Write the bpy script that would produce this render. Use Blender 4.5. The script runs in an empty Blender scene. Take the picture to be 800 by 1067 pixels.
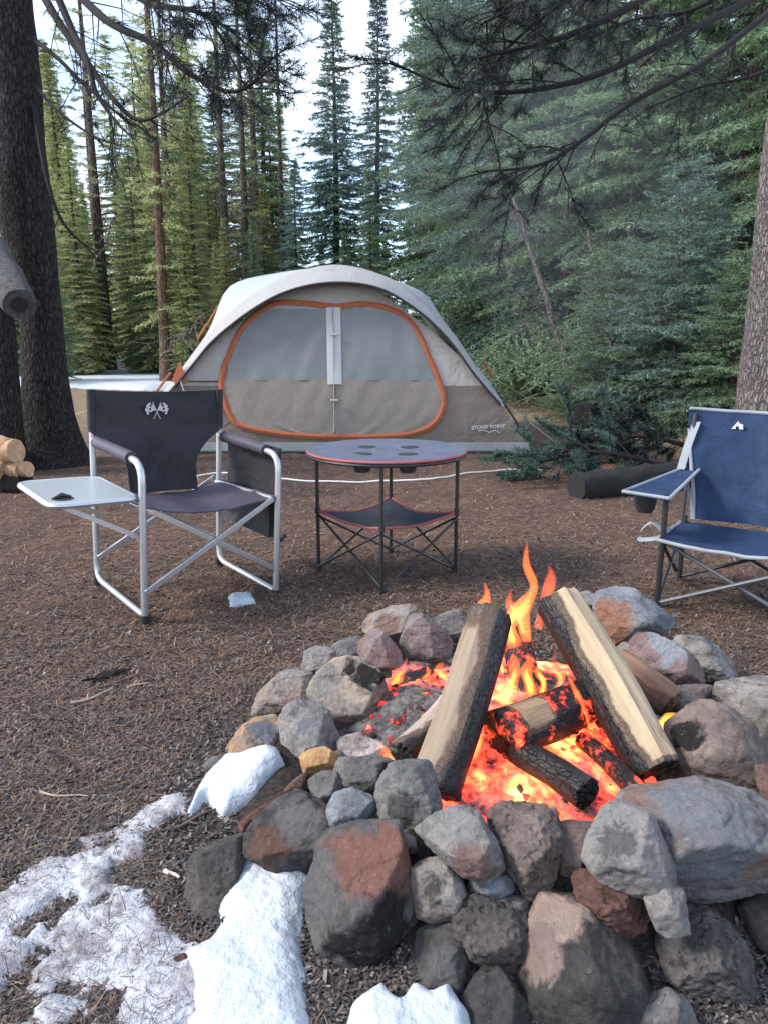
import bpy, bmesh, math, random
import numpy as np
from mathutils import Vector, Matrix, noise as mnoise
R = math.radians
PI = math.pi
sc = bpy.context.scene
COL = sc.collection

# ------------------------------------------------------------------ camera, sky, sun, exposure
CH, CP, CF = 1.05, R(13.06), 780.0
cam = bpy.data.cameras.new('camera'); cam.sensor_fit = 'HORIZONTAL'
cam.sensor_width = 36; cam.lens = CF / 800 * 36; cam.clip_start = .05; cam.clip_end = 900
co = bpy.data.objects.new('camera', cam); COL.objects.link(co)
co.location = (0, 0, CH); co.rotation_euler = (PI / 2 - CP, 0, 0); sc.camera = co

SUN_EL, SUN_AZ = R(38), R(262)            # azimuth of the sun, clockwise from +Y
w = bpy.data.worlds.new('World'); sc.world = w; w.use_nodes = True
nt = w.node_tree; nt.nodes.clear()
sky = nt.nodes.new('ShaderNodeTexSky'); sky.sky_type = 'NISHITA'; sky.sun_disc = False
sky.sun_elevation = SUN_EL; sky.sun_rotation = SUN_AZ; sky.altitude = 1500
bg = nt.nodes.new('ShaderNodeBackground'); bg.inputs[1].default_value = .15
wo = nt.nodes.new('ShaderNodeOutputWorld')
tcw = nt.nodes.new('ShaderNodeTexCoord')
mpw = nt.nodes.new('ShaderNodeMapping'); mpw.inputs['Scale'].default_value = (1, 1, 2.2)
nzw = nt.nodes.new('ShaderNodeTexNoise'); nzw.inputs['Scale'].default_value = 2.6; nzw.inputs['Detail'].default_value = 7
rpw = nt.nodes.new('ShaderNodeValToRGB')
rpw.color_ramp.elements[0].position = .44; rpw.color_ramp.elements[0].color = (.15, .15, .15, 1)
rpw.color_ramp.elements[1].position = .66; rpw.color_ramp.elements[1].color = (1, 1, 1, 1)
mxw = nt.nodes.new('ShaderNodeMix'); mxw.data_type = 'RGBA'
mxw.inputs[7].default_value = (4.9, 5.4, 6.2, 1)      # thin bright cloud
L_ = nt.links.new
L_(tcw.outputs['Generated'], mpw.inputs[0]); L_(mpw.outputs[0], nzw.inputs[0]); L_(nzw.outputs[0], rpw.inputs[0])
L_(rpw.outputs[0], mxw.inputs[0]); L_(sky.outputs[0], mxw.inputs[6]); L_(mxw.outputs[2], bg.inputs[0]); L_(bg.outputs[0], wo.inputs[0])

sl = bpy.data.lights.new('sun', 'SUN'); sl.energy = 2.2; sl.angle = R(14); sl.color = (1, .93, .82)
so = bpy.data.objects.new('sun', sl); COL.objects.link(so)
sd = Vector((math.sin(SUN_AZ) * math.cos(SUN_EL), math.cos(SUN_AZ) * math.cos(SUN_EL), math.sin(SUN_EL)))
so.rotation_euler = sd.to_track_quat('Z', 'Y').to_euler(); so.location = sd * 50
sc.view_settings.view_transform = 'Standard'; sc.view_settings.look = 'None'
sc.view_settings.exposure = 1.38; sc.view_settings.gamma = 1; sc.view_settings.use_curve_mapping = False
sc.cycles.use_denoising = True
sc.cycles.max_bounces = 6; sc.cycles.diffuse_bounces = 3; sc.cycles.glossy_bounces = 2; sc.cycles.transmission_bounces = 3
sc.cycles.transparent_max_bounces = 24; sc.cycles.caustics_reflective = False; sc.cycles.caustics_refractive = False
sc.cycles.sample_clamp_indirect = 6

# ------------------------------------------------------------------ pixel (800x1067 photo) to world
CAMV = Vector((0, 0, CH))
def ray(u, v):
    x = (u - 400) / CF; y = (533.5 - v) / CF
    return Vector((x, math.cos(CP) + y * math.sin(CP), -math.sin(CP) + y * math.cos(CP)))
def gnd(u, v, z=0.0):
    d = ray(u, v); return CAMV + d * ((z - CH) / d.z)
def at(u, v, Y):
    d = ray(u, v); return CAMV + d * (Y / d.y)
UPV = Vector((0, math.sin(CP), math.cos(CP)))

# ------------------------------------------------------------------ numpy value noise
def _h(ix, iy, s):
    n = (ix.astype(np.int64) * 374761393 + iy.astype(np.int64) * 668265263 + s * 1274126177) & 0x7fffffff
    n = ((n ^ (n >> 13)) * 1274126177) & 0x7fffffff
    return ((n ^ (n >> 16)) & 0xffff) / 65535.0
def vnoise(x, y, s=0):
    x = np.asarray(x, float); y = np.asarray(y, float)
    ix = np.floor(x); iy = np.floor(y); fx = x - ix; fy = y - iy
    fx = fx * fx * (3 - 2 * fx); fy = fy * fy * (3 - 2 * fy)
    a = _h(ix, iy, s); b = _h(ix + 1, iy, s); c = _h(ix, iy + 1, s); d = _h(ix + 1, iy + 1, s)
    return (a * (1 - fx) + b * fx) * (1 - fy) + (c * (1 - fx) + d * fx) * fy
def fbm(x, y, s=0, o=4):
    r = 0; a = .5; t = 0
    for i in range(o):
        r = r + a * vnoise(np.asarray(x) * 2 ** i, np.asarray(y) * 2 ** i, s + i * 7); t += a; a *= .5
    return r / t
FX, FY = .28, 1.66           # fire centre
def gz(x, y):
    x = np.asarray(x, float); y = np.asarray(y, float)
    z = .05 * (fbm(x * .5, y * .5, 3, 3) - .5) * np.clip((np.abs(y - 3) - 1) / 6, 0.25, 1)
    z = z + .022 * (fbm(x * 6, y * 6, 11, 4) - .5)
    r = np.hypot((x - FX) * .95, (y - FY) * 1.02)
    z = z + (.045 + .085 * np.clip((FY - .15 - y) / .3, 0, 1) * np.clip((x + .15) / .2, 0, 1)) * np.exp(-((r - .50) / .14) ** 2) + .03 * np.clip((.6 - r) / .1, 0, 1)
    return z

# ------------------------------------------------------------------ object helpers
def setp(o, label=None, cat=None, group=None, kind=None):
    if label: o['label'] = label
    if cat: o['category'] = cat
    if group: o['group'] = group
    if kind: o['kind'] = kind
    return o
def empty(name, loc, label, cat, group=None, rz=0):
    o = bpy.data.objects.new(name, None); o.empty_display_size = .1; COL.objects.link(o)
    o.location = loc; o.rotation_euler = (0, 0, rz)
    return setp(o, label, cat, group)
def mesh_np(name, V, F, mats, parent=None, smooth=False, midx=None, loc=None):
    """V (n,3), F (m,k) array or list of lists"""
    me = bpy.data.meshes.new(name)
    if isinstance(F, np.ndarray):
        k = F.shape[1]; V = np.asarray(V, np.float32)
        me.vertices.add(len(V)); me.vertices.foreach_set('co', V.ravel())
        me.loops.add(F.size); me.loops.foreach_set('vertex_index', F.astype(np.int32).ravel())
        me.polygons.add(len(F)); me.polygons.foreach_set('loop_start', np.arange(0, F.size, k, dtype=np.int32))
        try: me.polygons.foreach_set('loop_total', np.full(len(F), k, np.int32))
        except Exception: pass
        me.update(calc_edges=True); me.validate()
    else:
        me.from_pydata([tuple(v) for v in V], [], F); me.update()
    for m in (mats if isinstance(mats, (list, tuple)) else [mats]): me.materials.append(m)
    if midx is not None: me.polygons.foreach_set('material_index', np.asarray(midx, np.int32))
    me.polygons.foreach_set('use_smooth', np.full(len(me.polygons), bool(smooth)))
    o = bpy.data.objects.new(name, me); COL.objects.link(o)
    if parent: o.parent = parent
    if loc is not None: o.location = loc
    return o
class MB:
    def __init__(s): s.v = []; s.f = []; s.m = []
    def add(s, V, F, m=0):
        n = len(s.v); s.v += [tuple(x) for x in V]
        for f in F: s.f.append([i + n for i in f]); s.m.append(m)
    def tube(s, pts, r, seg=10, m=0, cap=True, flat=1.0):
        pts = [Vector(p) for p in pts]; n = len(pts)
        rr = r if isinstance(r, (list, tuple)) else [r] * n
        V = []; F = []; up = None
        for i, p in enumerate(pts):
            t = (pts[min(i + 1, n - 1)] - pts[max(i - 1, 0)]).normalized()
            if up is None:
                up = Vector((0, 0, 1)) if abs(t.z) < .9 else Vector((1, 0, 0))
            b = t.cross(up).normalized(); up = b.cross(t).normalized()
            for k in range(seg):
                a = 2 * PI * k / seg
                V.append(p + b * (math.cos(a) * rr[i]) + up * (math.sin(a) * rr[i] * flat))
        for i in range(n - 1):
            for k in range(seg):
                a = i * seg + k; b2 = i * seg + (k + 1) % seg
                F.append((a, b2, b2 + seg, a + seg))
        if cap:
            F.append(tuple(range(seg))[::-1]); F.append(tuple((n - 1) * seg + k for k in range(seg)))
        s.add(V, F, m)
    def box(s, c, d, m=0, rot=None):
        V = []
        for x in (-1, 1):
            for y in (-1, 1):
                for z in (-1, 1):
                    p = Vector((x * d[0] / 2, y * d[1] / 2, z * d[2] / 2))
                    if rot: p = rot @ p
                    V.append(p + Vector(c))
        s.add(V, [(0, 1, 3, 2), (4, 6, 7, 5), (0, 4, 5, 1), (2, 3, 7, 6), (0, 2, 6, 4), (1, 5, 7, 3)], m)
    def prism(s, poly, off, m=0):
        """closed polygon list of 3D points, extruded by vector off"""
        n = len(poly); off = Vector(off)
        V = [Vector(p) for p in poly] + [Vector(p) + off for p in poly]
        F = [tuple(range(n))[::-1], tuple(range(n, 2 * n))] + [(i, (i + 1) % n, (i + 1) % n + n, i + n) for i in range(n)]
        s.add(V, F, m)
    def grid(s, G, m=0, thick=None):
        """G[i][j] points; optional thickness vector"""
        a = len(G); b = len(G[0]); V = [Vector(p) for r_ in G for p in r_]
        F = [(i * b + j, i * b + j + 1, (i + 1) * b + j + 1, (i + 1) * b + j) for i in range(a - 1) for j in range(b - 1)]
        if thick is not None:
            n = len(V); V += [p + Vector(thick) for p in V]
            F += [tuple(q + n for q in f)[::-1] for f in F]
            for j in range(b - 1):
                F.append((j + 1, j, j + n, j + 1 + n)); k = (a - 1) * b
                F.append((k + j, k + j + 1, k + j + 1 + n, k + j + n))
            for i in range(a - 1):
                F.append((i * b, (i + 1) * b, (i + 1) * b + n, i * b + n)); k = b - 1
                F.append(((i + 1) * b + k, i * b + k, i * b + k + n, (i + 1) * b + k + n))
        s.add(V, F, m)
    def build(s, name, mats, parent=None, smooth=True, bevel=0):
        o = mesh_np(name, s.v, s.f, mats, parent, smooth, s.m)
        me = o.data; bm = bmesh.new(); bm.from_mesh(me); bmesh.ops.recalc_face_normals(bm, faces=bm.faces[:]); bm.to_mesh(me); bm.free()
        if smooth:
            bm = bmesh.new(); bm.from_mesh(me)
            for e in bm.edges:
                if len(e.link_faces) == 2 and e.calc_face_angle(0) > R(40): e.smooth = False
            bm.to_mesh(me); bm.free()
        if bevel:
            b = o.modifiers.new('b', 'BEVEL'); b.width = bevel; b.segments = 2; b.limit_method = 'ANGLE'; b.angle_limit = R(40)
        return o
def catmull(P, n=8, closed=False):
    P = [Vector(p) for p in P]; out = []; N = len(P)
    rng = range(N) if closed else range(N - 1)
    for i in rng:
        if closed: a, b, c, d = P[i - 1], P[i], P[(i + 1) % N], P[(i + 2) % N]
        else: a, b, c, d = P[max(i - 1, 0)], P[i], P[i + 1], P[min(i + 2, N - 1)]
        for k in range(n):
            t = k / n
            out.append(.5 * ((2 * b) + (c - a) * t + (2 * a - 5 * b + 4 * c - d) * t * t + (3 * b - a - 3 * c + d) * t ** 3))
    if not closed: out.append(P[-1])
    return out
def fillet(P, r=.05, n=5):
    P = [Vector(p) for p in P]; out = [P[0]]
    for i in range(1, len(P) - 1):
        a = (P[i - 1] - P[i]); b = (P[i + 1] - P[i]); q = min(r, a.length * .49, b.length * .49)
        s0 = P[i] + a.normalized() * q; s1 = P[i] + b.normalized() * q
        for k in range(n + 1):
            t = k / n; out.append(s0 * (1 - t) ** 2 + P[i] * 2 * t * (1 - t) + s1 * t * t)
    out.append(P[-1]); return out

# ------------------------------------------------------------------ material helpers
class NT:
    def __init__(s, name):
        s.mat = bpy.data.materials.new(name); s.mat.use_nodes = True; s.t = s.mat.node_tree
        s.b = s.t.nodes['Principled BSDF']; s.out = s.t.nodes['Material Output']
    def n(s, typ, **kw):
        x = s.t.nodes.new('ShaderNode' + typ)
        for k, v in kw.items():
            if k.startswith('i_'):
                kk = k[2:]; kk = int(kk) if kk.isdigit() else kk.replace('_', ' ')
                x.inputs[kk].default_value = v
            else: setattr(x, k, v)
        return x
    def l(s, a, b): s.t.links.new(a, b)
    def coord(s, scale=(1, 1, 1), which='Object', rnd=False):
        tc = s.n('TexCoord'); mp = s.n('Mapping'); mp.inputs['Scale'].default_value = scale
        s.l(tc.outputs[which], mp.inputs[0])
        if rnd:
            oi = s.n('ObjectInfo'); m = s.n('Math', operation='MULTIPLY'); m.inputs[1].default_value = 37.0
            s.l(oi.outputs['Random'], m.inputs[0]); s.l(m.outputs[0], mp.inputs['Location'])
        return mp.outputs[0]
    def noise(s, co, scale, detail=4, rough=.6, dist=0):
        x = s.n('TexNoise'); x.inputs['Scale'].default_value = scale; x.inputs['Detail'].default_value = detail
        x.inputs['Roughness'].default_value = rough; x.inputs['Distortion'].default_value = dist
        s.l(co, x.inputs['Vector']); return x.outputs[0]
    def ramp(s, fac, stops):
        x = s.n('ValToRGB'); e = x.color_ramp.elements
        while len(e) < len(stops): e.new(.5)
        for q, (p, c) in zip(e, stops):
            q.position = p; q.color = (c, c, c, 1) if isinstance(c, (int, float)) else (*c, 1)
        s.l(fac, x.inputs[0]); return x.outputs[0]
    def mix(s, fac, a, b, mode='MIX'):
        x = s.n('Mix', data_type='RGBA', blend_type=mode)
        for i, q in ((0, fac), (6, a), (7, b)):
            if isinstance(q, (int, float)): x.inputs[i].default_value = q if i == 0 else (q, q, q, 1)
            elif isinstance(q, tuple): x.inputs[i].default_value = (*q, 1)
            else: s.l(q, x.inputs[i])
        return x.outputs[2]
    def math(s, op, a, b=0, clamp=False):
        x = s.n('Math', operation=op, use_clamp=clamp)
        for i, q in enumerate((a, b)):
            if isinstance(q, (int, float)): x.inputs[i].default_value = q
            else: s.l(q, x.inputs[i])
        return x.outputs[0]
    def bump(s, h, strength=.5, dist=.01):
        x = s.n('Bump'); x.inputs['Strength'].default_value = strength; x.inputs['Distance'].default_value = dist
        s.l(h, x.inputs['Height']); s.l(x.outputs[0], s.b.inputs['Normal'])
    def base(s, c):
        if isinstance(c, tuple): s.b.inputs['Base Color'].default_value = (*c, 1)
        else: s.l(c, s.b.inputs['Base Color'])
    def rough(s, r):
        if isinstance(r, (int, float)): s.b.inputs['Roughness'].default_value = r
        else: s.l(r, s.b.inputs['Roughness'])
def fabric(name, c, var=.15, weave=900, rough=.85, wr=.3, wd=.01, wscale=7, spec=.2):
    m = NT(name); co_ = m.coord()
    n1 = m.noise(co_, wscale, 4, .6, .6); n2 = m.noise(co_, weave, 2)
    col = m.mix(m.ramp(n1, [(.3, 0.), (.7, 1.)]), tuple(x * (1 - var) for x in c), tuple(min(1, x * (1 + var)) for x in c))
    m.base(m.mix(m.math('MULTIPLY', n2, .35), col, tuple(x * .6 for x in c)))
    m.rough(rough); m.b.inputs['Specular IOR Level'].default_value = spec
    m.bump(n1, wr, wd); return m.mat
def plain(name, c, rough=.5, metal=0, nscale=60, var=.12, bump=.1):
    m = NT(name); co_ = m.coord(); n1 = m.noise(co_, nscale, 4)
    m.base(m.mix(n1, tuple(x * (1 - var) for x in c), tuple(min(1, x * (1 + var)) for x in c)))
    m.rough(rough); m.b.inputs['Metallic'].default_value = metal
    m.bump(n1, bump, .002); return m.mat

def needle_mat(name, stops, trans=.25):
    m = NT(name); g = m.n('NewGeometry'); oi = m.n('ObjectInfo')
    co_ = m.coord(); n1 = m.noise(co_, 1.3, 3)
    f = m.math('ADD', m.math('MULTIPLY', g.outputs['Random Per Island'], .55), m.math('MULTIPLY', n1, .45))
    f = m.math('ADD', f, m.math('MULTIPLY', m.math('SUBTRACT', oi.outputs['Random'], .5), .18))
    c = m.ramp(f, stops)
    m.base(c); m.rough(.6); m.b.inputs['Specular IOR Level'].default_value = .3
    tr = m.n('BsdfTranslucent'); m.l(c, tr.inputs[0]); ms = m.n('MixShader'); ms.inputs[0].default_value = trans
    m.l(m.b.outputs[0], ms.inputs[1]); m.l(tr.outputs[0], ms.inputs[2]); m.l(ms.outputs[0], m.out.inputs[0])
    return m.mat
def bark_mat(name, cd, cl, scale=1.0, red=None):
    m = NT(name); co_ = m.coord((9 * scale, 9 * scale, 2.6 * scale))
    v = m.n('TexVoronoi', feature='DISTANCE_TO_EDGE'); v.inputs['Scale'].default_value = 2.2
    nz = m.noise(co_, 2.5, 6, .7)
    add = m.n('VectorMath', operation='ADD'); sub = m.n('VectorMath', operation='SCALE'); sub.inputs['Scale'].default_value = .5
    nn = m.n('TexNoise'); nn.inputs['Scale'].default_value = 3; m.l(co_, nn.inputs['Vector'])
    m.l(nn.outputs['Color'], sub.inputs[0]); m.l(co_, add.inputs[0]); m.l(sub.outputs[0], add.inputs[1]); m.l(add.outputs[0], v.inputs['Vector'])
    h = m.math('ADD', m.ramp(v.outputs[0], [(0, 0.), (.25, 1.)]), m.math('MULTIPLY', nz, .8))
    c = m.mix(m.ramp(nz, [(.3, 0.), (.72, 1.)]), cd, cl)
    if red: c = m.mix(m.ramp(m.noise(m.coord(), 3.0, 3), [(.52, 0.), (.68, .7)]), c, red)
    c = m.mix(m.ramp(v.outputs[0], [(0, .8), (.12, 0.)]), c, tuple(x * .35 for x in cd))
    m.base(c); m.rough(.95); m.b.inputs['Specular IOR Level'].default_value = .15; m.bump(h, .9, .025); return m.mat
M = {}
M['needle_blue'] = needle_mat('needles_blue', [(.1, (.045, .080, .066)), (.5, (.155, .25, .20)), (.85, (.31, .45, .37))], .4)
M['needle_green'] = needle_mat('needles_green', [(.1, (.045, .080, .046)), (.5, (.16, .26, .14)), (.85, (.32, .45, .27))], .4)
M['needle_sun_tint'] = needle_mat('needles_sun_tint', [(.1, (.12, .15, .06)), (.5, (.32, .37, .15)), (.85, (.60, .62, .34))], .5)  # sunlight on the left stand put into the colour as a yellow tint
M['needle_dark'] = needle_mat('needles_dark', [(.1, (.006, .010, .010)), (.5, (.016, .026, .024)), (.9, (.045, .06, .058))], .1)  # backlit silhouette of the overhead boughs put into the needle colour
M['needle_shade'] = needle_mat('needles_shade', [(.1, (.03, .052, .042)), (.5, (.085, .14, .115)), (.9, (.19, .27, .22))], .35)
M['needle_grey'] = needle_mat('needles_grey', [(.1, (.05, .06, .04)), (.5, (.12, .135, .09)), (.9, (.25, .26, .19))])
M['bark'] = bark_mat('bark', (.06, .048, .043), (.20, .165, .145))
M['bark_red'] = bark_mat('bark_red', (.10, .065, .05), (.24, .16, .12))
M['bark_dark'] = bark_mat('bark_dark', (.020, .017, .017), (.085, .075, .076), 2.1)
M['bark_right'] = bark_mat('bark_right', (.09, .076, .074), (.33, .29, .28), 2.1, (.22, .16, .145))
M['deadwood'] = bark_mat('deadwood', (.10, .085, .075), (.30, .26, .23), 1.5)
M['twig_dark'] = plain('twig_dark', (.009, .0075, .009), .95)  # near black: backlit shade of the overhead limbs painted into the wood

# ------------------------------------------------------------------ ground
def grid_sheet():
    # rows spaced geometrically away from the viewer, plus a stretch behind the viewer
    ny, nx = 620, 460
    ys = .45 * (70 / .45) ** (np.linspace(0, 1, ny)); ys = np.concatenate([[-60, -20, -6, -2, -.5, 0, .25], ys, [100, 160, 320, 600]])
    s = np.linspace(-1, 1, nx); s = np.sign(s) * np.abs(s) ** 1.15
    Y = np.repeat(ys[:, None], nx, 1)
    W = np.where(Y < .45, 2.2 + np.abs(Y - .45) * 2, 1.6 + Y * 1.0)
    X = s[None, :] * W
    Z = gz(X, Y); V = np.stack([X, Y, Z], -1).reshape(-1, 3)
    a = np.arange(len(ys) - 1)[:, None] * nx + np.arange(nx - 1)[None, :]
    F = np.stack([a, a + 1, a + nx + 1, a + nx], -1).reshape(-1, 4)
    return V, F
m = NT('ground_soil'); c3 = m.coord()
fine = m.noise(c3, 120, 4, .7); mid = m.noise(c3, 14, 5, .65); big = m.noise(c3, .9, 4, .6)
st = m.noise(m.coord((160, 30, 30)), 1.0, 3, .6, 1.5); st2 = m.noise(m.coord((34, 150, 30)), 1.0, 3, .6, 1.5)
needles = m.ramp(m.math('MAXIMUM', st, st2), [(.5, 0.), (.72, 1.)])
soil = m.mix(m.ramp(fine, [(.3, 0.), (.7, 1.)]), (.030, .024, .024), (.10, .077, .072))
red = m.mix(m.ramp(mid, [(.3, 0.), (.7, 1.)]), (.085, .048, .036), (.255, .155, .112))
tan = m.mix(m.ramp(mid, [(.3, 0.), (.7, 1.)]), (.16, .13, .085), (.36, .29, .18))
sep = m.n('SeparateXYZ'); tc = m.n('TexCoord'); m.l(tc.outputs['Object'], sep.inputs[0])
fy = m.math('ADD', sep.outputs[1], m.math('MULTIPLY', m.math('SUBTRACT', big, .5), 5))
f_red = m.ramp(m.math('MULTIPLY', fy, .1), [(.17, .12), (.30, .8)])
patch = m.noise(c3, 2.6, 5, .65)
red = m.mix(m.ramp(patch, [(.40, 0.), (.62, .75)]), red, (.075, .055, .048))
f_tan = m.ramp(m.math('MULTIPLY', fy, .04), [(.26, 0.), (.40, .8)])
col = m.mix(f_red, soil, red); col = m.mix(f_tan, col, tan)
col = m.mix(m.math('MULTIPLY', needles, .45), col, (.27, .19, .14))
rr = m.n('VectorMath', operation='DISTANCE'); m.l(tc.outputs['Object'], rr.inputs[0]); rr.inputs[1].default_value = (FX, FY, .05)
ash = m.ramp(m.math('ADD', rr.outputs['Value'], m.math('MULTIPLY', mid, .25)), [(.62, 1.), (.95, 0.)])
col = m.mix(ash, col, m.mix(m.ramp(fine, [(.35, 0.), (.75, 1.)]), (.012, .010, .010), (.075, .062, .056)))
m.base(col); m.rough(.95); m.b.inputs['Specular IOR Level'].default_value = .1
m.bump(m.math('ADD', fine, m.math('MULTIPLY', needles, .6)), .8, .012)
M['ground'] = m.mat
V, F = grid_sheet()
g = mesh_np('ground', V, F, M['ground'], smooth=True); setp(g, kind='structure')

# litter: fallen needles and bark chips, real small faces lying on the soil
m = NT('litter'); gg = m.n('NewGeometry')
c = m.ramp(gg.outputs['Random Per Island'], [(0, (.03, .018, .016)), (.35, (.10, .058, .043)), (.6, (.18, .105, .072)), (.88, (.22, .14, .095)), (1, (.36, .27, .20))])
m.base(c); m.rough(.8); M['litter'] = m.mat
m = NT('bark_chips'); gg = m.n('NewGeometry')
c = m.ramp(gg.outputs['Random Per Island'], [(0, (.014, .012, .012)), (.5, (.05, .042, .041)), (.85, (.105, .086, .080)), (.97, (.17, .14, .13)), (1, (.27, .23, .21))])
m.base(c); m.rough(.85); M['chips'] = m.mat
rng = np.random.default_rng(5)
def scatter(n, ulo, uhi, vlo, vhi, keep=None):
    u = rng.uniform(ulo, uhi, n); v = vlo + (vhi - vlo) * rng.uniform(0, 1, n) ** .95
    x = (u - 400) / CF; y = (533.5 - v) / CF
    dy = math.cos(CP) + y * math.sin(CP); dz = -math.sin(CP) + y * math.cos(CP)
    t = -CH / dz; X = x * t; Y = dy * t
    if keep is not None:
        k = keep(X, Y); X, Y = X[k], Y[k]
    return X, Y
def needle_quads(X, Y, ln, wd, up=.004, curve=0, lift=.3):
    n = len(X); a = rng.uniform(0, 2 * PI, n); L = ln * rng.uniform(.5, 1.3, n); W = wd * rng.uniform(.6, 1.3, n)
    sc_ = np.clip(Y / 2.2, .8, 3.0); W = W * sc_
    dx, dy = np.cos(a), np.sin(a); z0 = gz(X, Y) + up; tl = rng.normal(0, lift, n) * L * .5
    P = []
    for sx, sy in ((-1, -1), (1, -1), (1, 1), (-1, 1)):
        x = X + dx * sx * L / 2 - dy * sy * W / 2; y = Y + dy * sx * L / 2 + dx * sy * W / 2
        P.append(np.stack([x, y, np.maximum(z0 + sx * tl, gz(x, y) + .001)], -1))
    V = np.stack(P, 1).reshape(-1, 3); F = np.arange(4 * n).reshape(-1, 4); return V, F
out_fire = lambda X, Y: (np.hypot(X - FX, Y - FY) > .80) & (Y < 16)
X, Y = scatter(210000, -150, 950, 395, 1150, out_fire)
k = rng.uniform(0, 1, len(X)) < np.clip((Y - .8) / 1.6, .25, 1); X, Y = X[k], Y[k]
V, F = needle_quads(X, Y, .036, .0017)
setp(mesh_np('needle_litter', V, F, M['litter']), 'dry pine needles strewn over the forest floor', 'litter', kind='stuff')
keep = lambda X, Y: (np.hypot(X - FX, Y - FY) > .64) & (Y < 5) & (rng.uniform(0, 1, len(X)) < np.clip(1.3 - (Y - 1) * .35, .1, 1))
X, Y = scatter(85000, -150, 950, 560, 1150, keep)
V, F = needle_quads(X, Y, .012, .006, .005, lift=.5)
setp(mesh_np('bark_litter', V, F, M['chips']), 'dark bark chips and crumbs on the bare soil', 'litter', kind='stuff')

# ------------------------------------------------------------------ conifers
def quads_from(P, D, Wv, L, W):
    """needle faces: base P, direction D, width vector Wv"""
    a = P - Wv * W[:, None] * .5; b = P + Wv * W[:, None] * .5
    tip = P + D * L[:, None]; c = tip + Wv * W[:, None] * .25; d = tip - Wv * W[:, None] * .25
    V = np.stack([a, b, c, d], 1).reshape(-1, 3); F = np.arange(len(V)).reshape(-1, 4); return V, F
def nrm(v): return v / (np.linalg.norm(v, axis=-1, keepdims=True) + 1e-9)
def stick_mesh(A, B, ra, rb):
    """many 4-sided tapered sticks from A to B"""
    D = nrm(B - A); up = np.where(np.abs(D[:, 2:3]) < .9, np.array([[0, 0, 1.]]), np.array([[1., 0, 0]]))
    U = nrm(np.cross(D, up)); W = np.cross(U, D); V = []
    for k in range(4):
        a = PI / 2 * k; o = U * math.cos(a) + W * math.sin(a)
        V.append(A + o * ra[:, None])
    for k in range(4):
        a = PI / 2 * k; o = U * math.cos(a) + W * math.sin(a)
        V.append(B + o * rb[:, None])
    n = len(A); V = np.stack(V, 1).reshape(-1, 3); b = np.arange(n)[:, None] * 8
    F = np.concatenate([b + np.array([[k, (k + 1) % 4, 4 + (k + 1) % 4, 4 + k]]) for k in range(4)], 0)
    return V, F
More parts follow.
